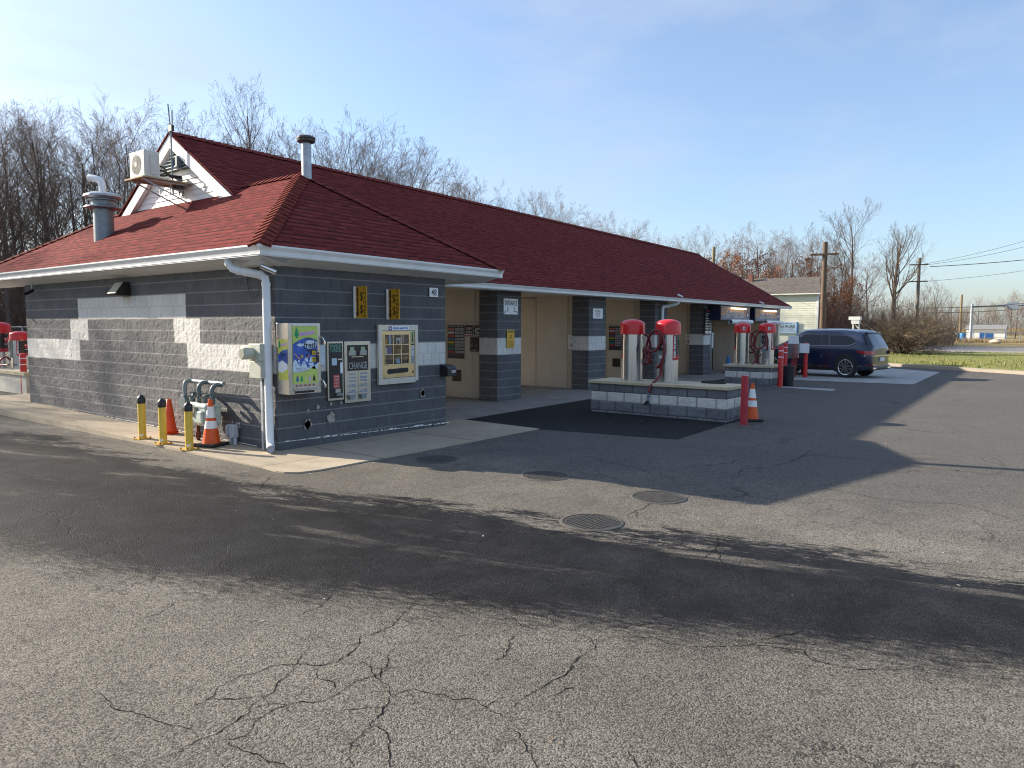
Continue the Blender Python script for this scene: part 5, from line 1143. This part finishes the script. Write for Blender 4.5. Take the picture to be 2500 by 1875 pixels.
    for mirror in (0, 1):
        X = lambda x: x if not mirror else Wd-x
        w = MB(); P = [(-.004,.56,.985),(.012,.26,.985),(.10,.03,.985),(.30,-.06,.985)]; Q = [(-.004,.50,.93),(.008,.24,.86),(.095,.02,.86),(.30,-.07,.86)]
        for k in range(3): w.quad(*[(X(p[0]),p[1],p[2]) for p in (P[k],P[k+1],Q[k+1],Q[k])])
        w.build('taillight', tail_red, t_)
    w = MB(); w.box((.22,-.07,.80),(Wd-.22,-.03,.835)); w.quad((.005,.27,.80),(.22,-.07,.80),(.22,-.07,.835),(.005,.27,.835)); w.build('tailgate_trim', chrome, t_)
    w = MB(); w.box((.78,-.055,.62),(Wd-.78,-.02,.75)); w.build('number_plate', M('plate',(.6,.62,.66),.4), t_)
    w = MB(); w.box((.10,-.05,.30),(Wd-.10,.22,.46)); w.build('bumper', black_plastic, t_, bev=.05)
    w = MB(); w.box((.12,-.058,.33),(.42,-.03,.40)); w.box((Wd-.42,-.058,.33),(Wd-.12,-.03,.40)); w.build('exhaust', chrome, t_, bev=.015)
    w = MB(); w.box((.10,-.035,.475),(.45,-.0,.51)); w.box((.055,.0,.47),(.07,.28,.495)); w.build('reflector', tail_red, t_)
    w = MB(); w.box((.008,1.60,.25),(.03,3.50,.40)); w.build('sill', black_plastic, t_)
    w = MB(); w.box((-.03,1.86,1.00),(.02,2.06,1.03)); w.box((-.03,3.05,.98),(.02,3.25,1.01)); w.build('door_handle', car_blue, t_, bev=.01)
    w = MB(); 
    for y in (1.62,2.98): w.bar((.001,y,.36),(.002,y,.72),.008,.004,up=(1,0,0)); w.bar((-.001,y,.72),(.005,y-.02,1.08),.008,.004,up=(1,0,0))
    w.build('door_seam', black_ink, t_)
    w = MB(); w.box((-.17,3.30,1.10),(.02,3.42,1.26)); w.build('mirror', car_blue, t_, bev=.04)
    # wheels with arches
    for yy in (.95, 3.98):
        for side in (0, 1):
            X = lambda x: x if side == 0 else Wd-x
            w = MB(); w.lathe([(.40,X(.02)),(.40,X(-.012)),(.475,X(-.012)),(.49,X(.03))], (0,yy,.39), 36, axis='x'); 
            w.v = [(x, y, z) if z > .22 else (x, y, .22) for x, y, z in w.v]; w.build('wheel_arch', black_plastic, t_, smooth=True)
            w = MB(); w.lathe([(0,X(-.004)),(.42,X(-.004))], (0,yy,.39), 30, axis='x'); w.v = [(x, y, z) if z > .24 else (x, y, .24) for x, y, z in w.v]; w.build('arch_void', black_ink, t_)
            w = MB(); w.lathe([(.27,X(-.025)),(.30,X(-.035)),(.375,X(-.035)),(.39,X(-.01)),(.39,X(.20)),(.0,X(.21))], (0,yy,.39), 40, axis='x'); wh = w.build('wheel', black_rubber, t_, smooth=True)
            w = MB(); w.lathe([(.0,X(-.008)),(.27,X(-.008))], (0,yy,.39), 30, axis='x'); w.build('rim_recess', black_ink, wh)
            w = MB(); w.lathe([(.255,X(-.026)),(.275,X(-.034)),(.285,X(-.026))], (0,yy,.39), 40, axis='x'); w.lathe([(0,X(-.034)),(.035,X(-.034)),(.04,X(-.02))], (0,yy,.39), 16, axis='x')
            for k in range(5):
                a = k*2*math.pi/5+.5
                for da, wd in ((-.16,.0),(.16,.0)):
                    p0 = (yy+.03*math.cos(a+da*3), .39+.03*math.sin(a+da*3)); p1 = (yy+.265*math.cos(a+da*1.6+.12), .39+.265*math.sin(a+da*1.6+.12)); d = Vector((p1[0]-p0[0], p1[1]-p0[1])).normalized(); n = Vector((-d.y, d.x))
                    P = [(X(-.031), p0[0]+n.x*.016, p0[1]+n.y*.016), (X(-.031), p0[0]-n.x*.016, p0[1]-n.y*.016), (X(-.033), p1[0]-n.x*.028, p1[1]-n.y*.028), (X(-.033), p1[0]+n.x*.028, p1[1]+n.y*.028)]; w.quad(*P)
            w.build('rim', chrome, wh)
    return t_
suv = make_suv((28.225,5.60,0)); suv.rotation_euler = (0,0,R(-9)); suv.scale = (.95,.92,1.0)

# ================================================================== RIGHT BACKGROUND
hs = T('yellow_house', 'pale yellow clapboard house with a weathered grey shingle roof', 'house', (50,13.2,0))
b = MB(); z = -.1
while z < 4.05:
    b.quad((49.985,13.2,z),(49.985,24,z),(50.0,24,z+.15),(50.0,13.2,z+.15)); b.quad((50,13.2,z),(50,24,z),(49.985,24,z),(49.985,13.2,z)); z += .15
b.quad((50,13.22,0),(57,15.3,0),(57,15.3,4.1),(53.4,14.2,5.3),(50,13.22,4.1)); b.build('wall', siding_y, hs, True)
rf = roof_plane('roof', [(49.72,12.98,4.02),(49.72,24.3,4.06),(53.4,24.3,5.36),(53.4,14.02,5.30)], (49.72,24.3,4.02), (49.72,12.98,4.02), hs, shingle_grey, .06); rf.location = (-50,-13.2,0)
b = MB(); b.box((52.6,18.45,4.9),(52.9,18.75,5.62)); b.build('chimney', M('chimney_brick',(.20,.09,.07),.85,var=.3,vs=12), hs, True)
b = MB(); b.box((49.97,13.16,0),(50.06,13.30,4.05)); b.box((49.71,13.0,3.95),(49.76,24.2,4.02)); b.build('trim', black_plastic if False else white_paint, hs, True)
b = MB(); b.box((49.9,13.4,-.02),(49.99,24,.5)); b.build('foundation', M('stone_base',(.20,.19,.17),.9,var=.3,vs=6,bump=.4), hs, True)
F = FX(49.93,15.17,1.78); t_ = sign('lease_banner', 'pale blue SALE OR LEASE banner on the yellow house wall', F, 1.62, .76, M('banner_blue',(.42,.56,.70),.5,var=.1), th=.03)
b = MB(); b.text('FOR SALE OR LEASE',F,-.1,.08,1.36,.17,.032,bold=.04); b.text('OR BUILD TO SUIT',F,-.05,-.12,1.1,.12,.032,bold=.0); b.text('commercial realty group',F,.1,-.26,1.0,.06,.032); b.build('lettering', black_ink, t_, True)
b = MB(); b.rect(F,.70,-.38,.81,.38,.033); b.text('COMMERCIAL',F,.05,.27,.7,.11,.032); b.build('lettering', sgn_blue, t_, True)
wf = T('white_post_sign', 'white timber braced stand with a boxy top behind the blue car', 'sign post', (47,10.25,0))
b = MB(); b.box((-.2,-.30,2.25),(.25,.34,2.45)); b.box((-.18,-.24,2.02),(.2,.20,2.25)); b.build('head', white_paint, wf); b = MB()
for y in (-.20,.12): b.bar((0,y,0),(0,y,2.05),.09,.09)
for k in range(5): b.bar((0,-.2,.2+.38*k),(0,.12,.2+.38*(k+1)),.05,.05) if k % 2 == 0 else b.bar((0,.12,.2+.38*k),(0,-.2,.2+.38*(k+1)),.05,.05)
b.build('frame', white_paint, wf)
def pole(label, loc, H, r0, arms, xr=1.0, dirv=(.2,-1), ins=True, m_=None, lean=0):
    t_ = T('utility_pole', label, 'utility pole', loc, 0, 'utility poles'); m_ = m_ or wood_d
    b = MB(); b.tube([(0,0,-.3),(lean,0,H)], [r0,r0*.72], 12); b.build('pole', m_, t_, smooth=True); d = Vector((*dirv,0)).normalized()
    for z in arms:
        b = MB(); p = Vector((-.12+lean*z/H,0,z)); b.bar(p-d*xr, p+d*xr, .09, .12); b.build('crossarm', wood_d, t_)
        if ins:
            b = MB(); 
            for s_ in (-.6,.6): b.bar(p+d*s_*xr, Vector((0,0,z-.55)), .025, .025)
            b.build('brace', galv_d, t_); b = MB()
            for s_ in (-.95,-.7,.7,.95): q = p+d*s_*xr; b.lathe([(.03,.05),(.05,.08),(.05,.14),(.02,.17)], tuple(q), 8)
            b.build('insulator', M('insulator',(.55,.55,.55),.3), t_)
    return t_
p1 = pole('brown wooden utility pole with one crossarm beside the yellow house', (47.0,12.1,0), 6.95, .19, [6.20], .78)
pole('tall grey utility pole with two crossarms behind the bare bush', (85.2,12.75,-.02), 8.9, .2, [8.2,6.5], .85, ins=False, m_=M('grey_wood',(.20,.17,.14),.85))
pole('thin wooden pole at the far roadside right of the bush', (128.6,13.4,-.02), 6.7, .2, [], ins=False, m_=M('pole_tan',(.24,.19,.11),.85))
pole('bare pole top rising behind the far end of the red roof', (60.5,24.6,-.02), 8.6, .18, [], ins=False, m_=M('pole_olive',(.22,.19,.11),.85))
tp = T('traffic_signal_mast', 'grey steel traffic signal mast with a long arm at the junction', 'signal mast', (129.5,12.1,0))
b = MB(); b.tube([(0,0,-.1),(0,0,5.3)], [.24,.18], 12); b.build('pole', galv, tp, smooth=True); b = MB(); b.tube([(0,0,4.85),(4.0,-6,5.1),(8,-12,5.25)], [.14,.10,.07], 10); b.build('arm', M('blue_steel',(.20,.25,.32),.4,.5), tp, smooth=True)
b = MB(); b.box((2.7,-5.6,4.55),(3.3,-4.2,5.55)); b.build('signal_box', M('signal_grey',(.20,.24,.30),.5), tp)
def wire(label, P, sag, r_=.02):
    p, q = Vector(P[0]), Vector(P[1]); pts = [p.lerp(q, i/20)-Vector((0,0,sag*4*(i/20)*(1-i/20))) for i in range(21)]
    b = MB(); b.tube(pts, r_, 5); o = b.build('overhead_wire', black_plastic); tag(o, label, 'wire', 'overhead wires')
wire('thick black overhead wire sloping up to the right edge', ((86.0,11.9,8.0),(97.5,-3.5,9.9)), .25, .035)
wire('upper thin overhead wire rising steeply to the right edge', ((85.9,12.3,8.3),(97,-3.5,14.0)), .6, .016)
wire('second thin overhead wire just below the upper one', ((85.9,12.0,8.2),(97,-3.5,13.0)), .6, .016)
wire('middle thin overhead wire below the thick one', ((85.7,12.3,6.5),(97,-3.5,9.4)), .4, .016)
wire('low overhead wire crossing behind the signal mast', ((86,12.5,3.8),(125,-6,7.2)), .7, .03)
wire('lowest overhead wire crossing behind the signal mast', ((86,12.5,3.3),(125,-6,6.4)), .7, .03)
wire('slack service wire from the brown pole to the yellow house', ((47,12.3,4.6),(52,22,5.7)), .5, .012)
# fences
def chain_fence(label, A, B, h, n, top=True, step=.16, mat=galv):
    A, B = Vector(A), Vector(B); d = (B-A); Ln = d.length; d.normalize(); t_ = T('chain_link_fence', label, 'fence', tuple(A))
    for i in range(n+1): p = A+d*(Ln*i/n); b = MB(); b.tube([p, p+Vector((0,0,h+.05))], .035, 8); b.build('post', mat, t_, True)
    b = MB(); b.tube([A+Vector((0,0,h)), B+Vector((0,0,h))], .024, 8); b.build('rail', mat, t_, True)
    b = MB(); k = int(Ln/step)
    for i in range(k):
        p = A+d*(i*step)
        for s_ in (1,-1):
            q = p+d*(s_*h*.55); a0 = p+Vector((0,0,.03)); 
            b.add([a0, a0+Vector((0,0,.012)), q+Vector((0,0,h)), q+Vector((0,0,h-.012))], [(0,1,2,3)])
    b.build('mesh', galv_d, t_, True); return t_
chain_fence('chain link fence in front of the dark woods beyond the left wall end', (11,46,0), (19,28,0), 1.75, 6)
chain_fence('long low chain link fence across the road behind dry reeds', (96.5,22.5,0), (108.5,3.0,0), 1.18, 6, step=.22)
ft = T('field_rail', 'thin galvanised handrail gate past the end of the chain link fence', 'railing', (106,6.5,0))
b = MB(); b.tube([(104.7,8.3,0),(104.7,8.3,1.2)], .05, 8); b.tube([(107.2,4.9,0),(107.2,4.9,1.2)], .05, 8); b.tube([(104.7,8.3,1.1),(107.2,4.9,1.1)], .03, 6); b.tube([(104.7,8.3,.55),(107.2,4.9,.55)], .03, 6); b.build('rail', galv, ft, True)
# far things
def shed(label, loc, w, d, h, rh, wallm, roofm):
    t_ = T('shed', label, 'shed', loc); b = MB(); b.box((0,-w/2,0),(d,w/2,h)); b.build('wall', wallm, t_)
    b = MB(); b.prism([(-.3,h),(d/2,h+rh),(d+.3,h)], (0,w/2+.2,0), (1,0,0), (0,0,1), (0,-w-.4,0)); b.build('roof', roofm, t_)
    b = MB(); b.box((-.05,-w*.2,.1),(.0,w*.15,h*.7)); b.build('door', sgn_blue, t_)
shed('small white shed with a blue door far behind the signal mast', (139,11.0,-.5), 5.2, 4, 2.0, .7, white_paint, M('shed_roof',(.22,.22,.22),.8))
bb = T('score_board', 'grey board on posts in the far field', 'board', (131,18.6,0)); b = MB(); b.box((0,-1.8,1.2),(.2,1.8,2.6)); b.build('board', M('board_grey',(.24,.28,.34),.6), bb); b = MB(); b.box((.2,-1.7,-.3),(.4,-1.5,1.3)); b.box((.2,1.5,-.3),(.4,1.7,1.3)); b.build('post', galv_d, bb)
br = T('barrel', 'blue barrel in the far field by the signal mast', 'barrel', (128.4,13.0,-.3)); b = MB(); b.lathe([(0,0),(.42,0),(.45,.3),(.45,.9),(.42,1.2),(0,1.2)], n=16); b.build('drum', M('barrel_blue',(.03,.20,.50),.5), br, smooth=True)
dup(br, (128.4,14.0,-.3), 0, 'pale barrel beside the blue one in the far field').children[0].data = (lambda me: (me.materials.clear(), me.materials.append(white_paint), me)[-1])(br.children[0].data.copy())
rk = T('boulder', 'pale boulder on the far road edge near the rail', 'rock', (100.3,6.9,0)); b = MB(); r6 = random.Random(3); b.lathe([(.0,-.1),(.5,.0),(.62,.18),(.45,.38),(.15,.5),(0,.5)], n=11); b.v = [(x*r6.uniform(.85,1.15)*.8,y*r6.uniform(.85,1.15),z*.9) for x, y, z in b.v]; b.build('stone', M('pale_stone',(.55,.48,.38),.85,var=.2), rk, smooth=True)
tk = T('parked_car', 'blue and silver pickup cut off by the right picture edge', 'car', (104.5,2.0,0)); b = MB(); b.box((0,-3.2,.35),(1.9,1.5,.85)); b.box((.1,-3.0,.85),(1.8,-1.2,1.4)); b.build('body', M('pickup_blue',(.06,.14,.30),.3,coat=.6), tk, bev=.1); b = MB(); b.box((-.02,.9,.35),(1.92,1.55,.95)); b.build('tailgate', M('pickup_silver',(.5,.52,.54),.35,.6), tk, bev=.05)
for y in (.6,-2.3): b = MB(); b.tube([(-.02,y,.36),(.25,y,.36)], .36, 18); b.build('wheel', black_rubber, tk)
rd = MB(); r7 = random.Random(12)
for i in range(2600):
    f_ = r7.random(); x = 96+13*f_+r7.uniform(-1.2,1.2)-1.0; y = 23-20*f_+r7.uniform(-1.0,1.0); h = r7.uniform(.25,.85)*(1 if f_ < .75 else .5); w = .025; a = r7.uniform(0,6.28)
    rd.add([(x-w*math.cos(a),y-w*math.sin(a),0),(x+w*math.cos(a),y+w*math.sin(a),0),(x+r7.uniform(-.15,.15),y+r7.uniform(-.15,.15),h)], [(0,1,2)])
rd.build('dry_reeds', reed, kind='stuff')

# ================================================================== TREES
def grow_tree(seed, H, spread=.5, trunk_r=.16, clear=.25, nl=11, n2=6, n3=5, n4=3, up=.35, fork=False, twr=.0065, droop=0.):
    r = random.Random(seed); tr = MB(); cr = MB(); tips = []
    def rv(): return Vector((r.gauss(0,1), r.gauss(0,1), r.gauss(0,1)))
    def branch(p, d, L_, r0, lvl, seg):
        pts = [p.copy()]; d = d.normalized()
        for i in range(seg):
            d = (d+rv()*(.045 if lvl == 0 else .095)+Vector((0,0,(up if lvl < 3 else up*.4)*.35-droop*(lvl >= 2)*.2))).normalized(); p = p+d*(L_/seg); pts.append(p.copy())
        rs = [r0*(1-.78*i/seg) for i in range(seg+1)]
        if lvl <= 1: tr.tube(pts, rs, 7 if lvl == 0 else 5, cap=False)
        else: cr.tube(pts, [max(q, twr*.6) for q in rs], 3, cap=False)
        if lvl == 4: tips.append(pts[-1]); return
        nch = (nl, n2, n3, n4)[lvl]; 
        for k in range(nch):
            f = (clear if lvl == 0 else .22)+(1-(clear if lvl == 0 else .22))*((k+r.random())/nch); f = min(f, .99); i = min(int(f*seg), seg-1); q = pts[i].lerp(pts[i+1], f*seg-i); dd = (pts[i+1]-pts[i]).normalized()
            ax = dd.cross(rv()).normalized(); ang = r.uniform(.45,.95)*(1.0 if lvl else .55+spread); nd = Matrix.Rotation(ang, 3, ax) @ dd
            if lvl == 0:
                nL = L_*r.uniform(.34,.52)*(1.12-.62*(f-clear)/(1-clear))*(.6+spread)
            else: nL = L_*r.uniform(.38,.62)*(1.05-.5*f)
            branch(q, nd, nL, max(rs[i]*.55*(1 if lvl else .75), twr), lvl+1, (4,4,3,2)[lvl])
    if fork:
        for k in range(3):
            a = k*2.1+r.random(); branch(Vector((0,0,0)), Vector((math.cos(a)*.22,math.sin(a)*.22,1)), H*r.uniform(.75,.95), trunk_r*.8, 0, 8)
    else: branch(Vector((0,0,-.1)), Vector((0,0,1)), H*.9, trunk_r, 0, 9)
    return tr, cr, tips
def tree_thing(seed, label, loc, H, tw=None, group=None, name='bare_tree', leaves=None, **kw):
    tr, cr, tips = grow_tree(seed, H, **kw); t_ = T(name, label, 'tree', loc, 0, group)
    tr.build('trunk', bark, t_, smooth=True); cr.build('crown', tw or twig_a, t_)
    if leaves:
        r = random.Random(seed); b = MB()
        for p in tips:
            for k in range(leaves[1]):
                q = p+Vector((r.gauss(0,.12),r.gauss(0,.12),r.gauss(0,.12))); a = Vector((r.gauss(0,1),r.gauss(0,1),r.gauss(0,1))).normalized(); c = a.orthogonal().normalized(); s_ = r.uniform(.03,.07); b.add([q-a*s_, q+c*s_*.7, q+a*s_, q-c*s_*.7], [(0,1,2,3)])
        b.build('leaves', leaves[0], t_)
    return t_
WG = 'bare trees of the wood behind the car wash'; WL = 'bare leafless tree in the wood behind the car wash'
def D(px, py, d): # point on the ray through a photo pixel at depth d
    v = fw+rt*((px-1250)/fpx)+up*((937.5-py)/fpx); return Vector((0,0,CAMH))+v*d
protoA = tree_thing(11, 'tall narrow bare tree rising behind the roof left of the vent pipe', (*D(652,790,50).xy,0), 18.3, twig_a, None, spread=.20, clear=.30, nl=26, n2=6, n3=5, n4=3, trunk_r=.17, up=.5)
protoB = tree_thing(21, 'wide bare tree behind the roof just right of the vent pipe', (*D(800,790,52).xy,0), 15.6, twig_b, None, spread=.58, clear=.2, nl=15, n2=8, n3=7, n4=4, trunk_r=.2, fork=False)
protoC = tree_thing(31, 'spreading bare tree above the middle of the red roof', (*D(985,790,50).xy,0), 15.2, twig_c, None, spread=.62, clear=.2, nl=15, n2=8, n3=7, n4=4, trunk_r=.2)
protoD = tree_thing(41, 'forked bare tree behind the roof between the antenna and the vent pipe', (*D(560,790,52).xy,0), 16.0, twig_a, None, spread=.5, clear=.3, nl=9, n2=7, n3=6, n4=4, trunk_r=.15, fork=True)
protoE = tree_thing(51, 'tall bare tree standing over the brown utility pole', (*D(2075,800,72).xy,-.3), 14.6, twig_c, None, spread=.42, clear=.24, nl=15, n2=8, n3=7, n4=4, trunk_r=.2, up=.55)
protoF = tree_thing(61, 'big bare tree with pollarded top behind the round bush', (*D(2180,800,76).xy,-.3), 13.4, twig_c, None, spread=.5, clear=.36, nl=15, n2=8, n3=6, n4=3, trunk_r=.36, up=.55)
protos = [protoA, protoB, protoC, protoD, protoE, protoF]
hgt = []
for p_ in protos:
    vz = [max(v.co.z for v in c_.data.vertices) for c_ in p_.children if c_.type == 'MESH']; hgt.append(max(vz))
for p_, hh in zip(protos, (18.6,15.4,14.8,16.2,14.8,13.0)):
    k_ = hh/hgt[protos.index(p_)]; p_.scale = (k_,k_,k_)
r8 = random.Random(77)
def put(px, d, ytop, kind, label=None, group=WG, dz=0):
    base = D(px, 790, d); top = D(px, ytop, d).z; s_ = (top-dz)/hgt[kind]*r8.uniform(.98,1.06)
    w = s_*r8.uniform(.9,1.15); return dup(protos[kind], (base.x, base.y, dz), r8.uniform(0,6.28), label or WL, group, (w,w,s_))
# left woods in frame
for px, d, yt, k in ((5,46,250,1),(40,52,280,2),(75,44,262,3),(112,50,275,1),(140,42,262,0),(165,54,300,3),(200,46,300,1),(238,50,285,2),(262,44,260,3),(300,52,300,1),(330,47,295,2),(365,52,275,3),(395,48,290,1),(20,38,330,2),(-30,44,240,1),(-60,40,300,3)): put(px, d, yt, k)
for px, d, yt, k in ((455,58,300,2),(500,56,310,1),(610,60,330,2),(700,58,330,1),(745,54,315,2),(850,50,300,1),(905,54,330,3),(1010,56,350,1),(1060,58,395,2),(1120,62,420,1),(820,62,315,2),(880,60,320,1),(950,58,330,2),(585,62,330,3),(680,64,350,2),(1030,62,380,1),(1155,60,440,2),(1270,68,470,1),(1400,70,510,2),(1430,74,520,1)): put(px, d, yt, k)
for px, d, yt, k in ((1190,66,440,2),(1232,62,445,1),(1310,64,450,3),(1350,66,470,2),(1470,78,535,1),(1520,80,535,2),(1560,84,545,3),(1600,76,550,1),(1665,74,553,2),(1720,80,560,1)): put(px, d, yt, k)
RG = 'bare trees of the wood behind the yellow house'; RL = 'bare leafless tree in the wood behind the yellow house'
for px, d, yt, k in ((1760,78,590,2),(1805,76,570,1),(1845,74,555,2),(1890,70,560,3),(1925,78,560,1),(1960,72,548,2),(1990,80,560,1),(2030,84,560,3),(2120,86,620,2),(2250,92,690,1),(2290,90,680,2)): put(px, d, yt, k, RL, RG)
FG = 'small far bare trees along the horizon'; FL = 'small far bare tree along the horizon right of the bush'
for px, d, yt, k in ((2325,160,725,1),(2360,165,740,2),(2390,158,715,1),(2425,162,725,2),(2470,150,700,1),(2505,155,720,2),(2540,150,700,1),(2410,175,740,2),(2450,178,738,1),(2340,178,748,2)): put(px, d, yt, k, FL, FG, -.5)
put(2480,118,710,1,'reddish bare tree at the right edge beyond the fence',None)
for i, px in enumerate((-110,-160,-215,-270,-330,-400)): put(px, 44+3*(i % 3), 255+8*(i % 4), (1,3,2,4)[i % 4], 'bare tree of the wood standing left of the picture', 'bare trees left of the picture')
# off-frame neighbours of the left wood (they throw the dappled shade on the lot)
for x, y, H_, k in ((4,47,15,1),(-3,44,14,2),(-8,49,15,1),(-14,46,13,3),(-20,50,15,2),(9,52,16,1),(1,54,17,3),(-27,45,14,1),(12,44,13,0),(-1,38,9,2),(.6,35.5,13,3),(-2.4,37,14,1),(3.2,41,15,2)):
    s_ = H_/hgt[k]; dup(protos[k], (x,y,0), r8.uniform(0,6), 'bare tree of the wood standing left of the picture', 'bare trees left of the picture', (s_,s_,s_))
lb_ = MB(); rl = random.Random(44)
for i in range(420):
    if i < 260: x, y = (rl.uniform(5.2,5.5), rl.uniform(8,20)) if rl.random() < .5 else (rl.uniform(5.5,10.6), 7.5-abs(rl.gauss(0,.12)))
    else: x, y = rl.uniform(1.5,22), rl.uniform(-1.5,9)
    s_ = rl.uniform(.006,.02); a = rl.uniform(0,6.28); z = .004 if not (x < 5.5 and y > 8) else .004; c_, n_ = math.cos(a)*s_, math.sin(a)*s_
    lb_.add([(x-c_,y-n_,z),(x+n_*.5,y-c_*.5,z+.003),(x+c_,y+n_,z+rl.uniform(0,.006)),(x-n_*.5,y+c_*.5,z+.002)], [(0,1,2,3)], 0 if rl.random() < .7 else 1)
lb_.build('litter', [leaf_b, M('pale_scrap',(.55,.52,.46),.8)], kind='stuff')
# rust leaved oaks
o1 = tree_thing(71, 'rust leaved young oak directly behind the yellow house roof', (*D(1900,800,66).xy,-.1), 6.6, twig_b, None, 'leafy_oak', (leaf_o, 4), spread=.6, clear=.15, nl=12, n2=6, n3=4, n4=3, trunk_r=.12)
for i, (px, d, yt, lb) in enumerate(((1800,68,650,'rust leaved oak at the left end of the house roof'),(1850,72,640,'rust leaved oak behind the house chimney'),(1950,64,650,'rust leaved oak left of the brown pole'),(2030,66,690,'rust leaved oak right of the brown pole'),(2065,70,720,'low rust leaved oak behind the white stand'),(1770,74,640,'rust leaved oak by the end of the red roof'))):
    base = D(px,800,d); s_ = (D(px,yt,d).z)/6.6; dup(o1, (base.x,base.y,0), i*1.3, lb, 'rust leaved oaks', (s_*1.1,s_*1.1,s_))
# bush by the verge
def bush(seed, n, H, W_, tw, label, loc, group=None):
    r = random.Random(seed); tr = MB(); cr = MB()
    for k in range(n):
        a = r.uniform(0,6.28); el = R(90)-R(82)*r.random()**.75; p = Vector((math.cos(a)*.22*r.random(), math.sin(a)*.22*r.random(), -.05))
        d = Vector((math.cos(a)*math.cos(el), math.sin(a)*math.cos(el), math.sin(el))); e2 = math.cos(el)**2/(W_*W_)+math.sin(el)**2/(H*H); L_ = r.uniform(.55,1.05)/math.sqrt(e2)
        d = (d+Vector((0,0,.25))).normalized(); pts = [p.copy()]
        for i in range(6): d = (d+Vector((r.gauss(0,.16),r.gauss(0,.16),r.gauss(-.03,.11)))).normalized(); p = p+d*L_/6; pts.append(p.copy())
        tr.tube(pts, [.024*(1-.75*i/6) for i in range(7)], 4, cap=False)
        for j in range(11):
            f = r.uniform(.25,.98); i = min(int(f*6),5); q = pts[i].lerp(pts[i+1], f*6-i); e = (d+Vector((r.gauss(0,.7),r.gauss(0,.7),r.gauss(.1,.5)))).normalized(); ln = r.uniform(.3,.8)*H*.30; q2 = q+e*ln*.5; q3 = q2+(e+Vector((r.gauss(0,.3),r.gauss(0,.3),r.gauss(0,.3)))).normalized()*ln*.5; cr.tube([q,q2,q3], [.009,.007,.005], 3, cap=False)
            for j2 in range(4):
                s_ = q.lerp(q3, r.random()); e2_ = (e+Vector((r.gauss(0,.6),r.gauss(0,.6),r.gauss(0,.5)))).normalized(); cr.tube([s_, s_+e2_*ln*r.uniform(.25,.6)], [.007,.004], 3, cap=False)
    t_ = T('bare_bush', label, 'bush', loc, 0, group); tr.build('stems', bark, t_); cr.build('crown', twig_c, t_); return t_
bs = bush(5, 110, 4.1, 3.5, twig_c, 'dense round bare bush on the grass verge right of the car', (48.4,7.85,.22))
bs.scale = (.9,.9,.9)
for i, (px, d) in enumerate(((2090,70),(2140,74),(2045,72),(1990,68))): dup(bs, (*D(px,800,d).xy,0), i*1.1, 'bare scrub at the foot of the wood right of the house', 'scrub right of the house', (1.2,1.2,.9+.1*i))
# evergreen shrubs behind fence
def evergreen_thing(label, loc, H, W_, seed):
    r = random.Random(seed); b = MB(); 
    for i in range(1500):
        a = r.uniform(0,6.28); z = r.random(); rad = W_*(1-z**1.6)*r.uniform(.3,1.05); p = Vector((math.cos(a)*rad, math.sin(a)*rad, z*H)); s_ = r.uniform(.08,.2); e = Vector((r.gauss(0,1),r.gauss(0,1),r.gauss(0,.5))).normalized(); c = e.orthogonal().normalized(); b.add([p-c*s_*.4, p+e*s_, p+c*s_*.4], [(0,1,2)])
    t_ = T('evergreen_shrub', label, 'shrub', loc, 0, 'dark evergreen shrubs'); b.build('foliage', evergreen, t_); b = MB(); b.tube([(0,0,-.1),(0,0,H*.8)], .05, 6); b.build('stem', bark, t_)
evergreen_thing('dark evergreen shrub behind the left part of the far fence', (*D(2283,812,100).xy,0), 2.3, 2.6, 1); evergreen_thing('smaller dark evergreen shrub right of the larger one', (*D(2318,815,101).xy,0), 1.6, 1.3, 2)
# undergrowth of the woods: a tangle nobody could count
ug = MB(); r9 = random.Random(8)
def tangle(n, fx, hmin, hmax, mi):
    for i in range(n):
        p = Vector((*fx(), -.05)); h = r9.uniform(hmin,hmax)*r9.uniform(.5,1); d = Vector((r9.gauss(0,.3),r9.gauss(0,.3),1)).normalized(); m1 = p+d*h*.5+Vector((r9.gauss(0,.12),r9.gauss(0,.12),0)); m2 = m1+(d+Vector((r9.gauss(0,.35),r9.gauss(0,.35),0))).normalized()*h*.5
        ug.tube([p,m1,m2], [.016,.012,.006], 3, mi if r9.random() < .75 else 2, cap=False)
        for k in range(4):
            q = (p.lerp(m1, r9.random()) if r9.random() < .3 else m1.lerp(m2, r9.random())); e = Vector((r9.gauss(0,1),r9.gauss(0,1),r9.gauss(.4,.6))).normalized(); ug.tube([q, q+e*h*r9.uniform(.12,.3)], [.009,.005], 3, mi, cap=False)
def leftzone():
    px = r9.uniform(-60,620) if r9.random() < .82 else r9.uniform(-450,-60); d = r9.uniform(40,66); return D(px,800,d).xy
def midzone():
    px = r9.uniform(1380,2080); d = r9.uniform(62,84); return D(px,800,d).xy
def rightzone():
    px = r9.uniform(1985,2330); d = r9.uniform(66,98); return D(px,800,d).xy
def farzone():
    px = r9.uniform(2280,2600); d = r9.uniform(150,185); return D(px,800,d).xy
tangle(8000, leftzone, 2.5, 10.5, 0); tangle(3600, midzone, 3, 10.5, 2); tangle(1900, rightzone, 1.5, 6, 1); tangle(900, farzone, 2, 7.5, 1)
ug.build('undergrowth', [twig_a, twig_c, twig_b], kind='stuff')
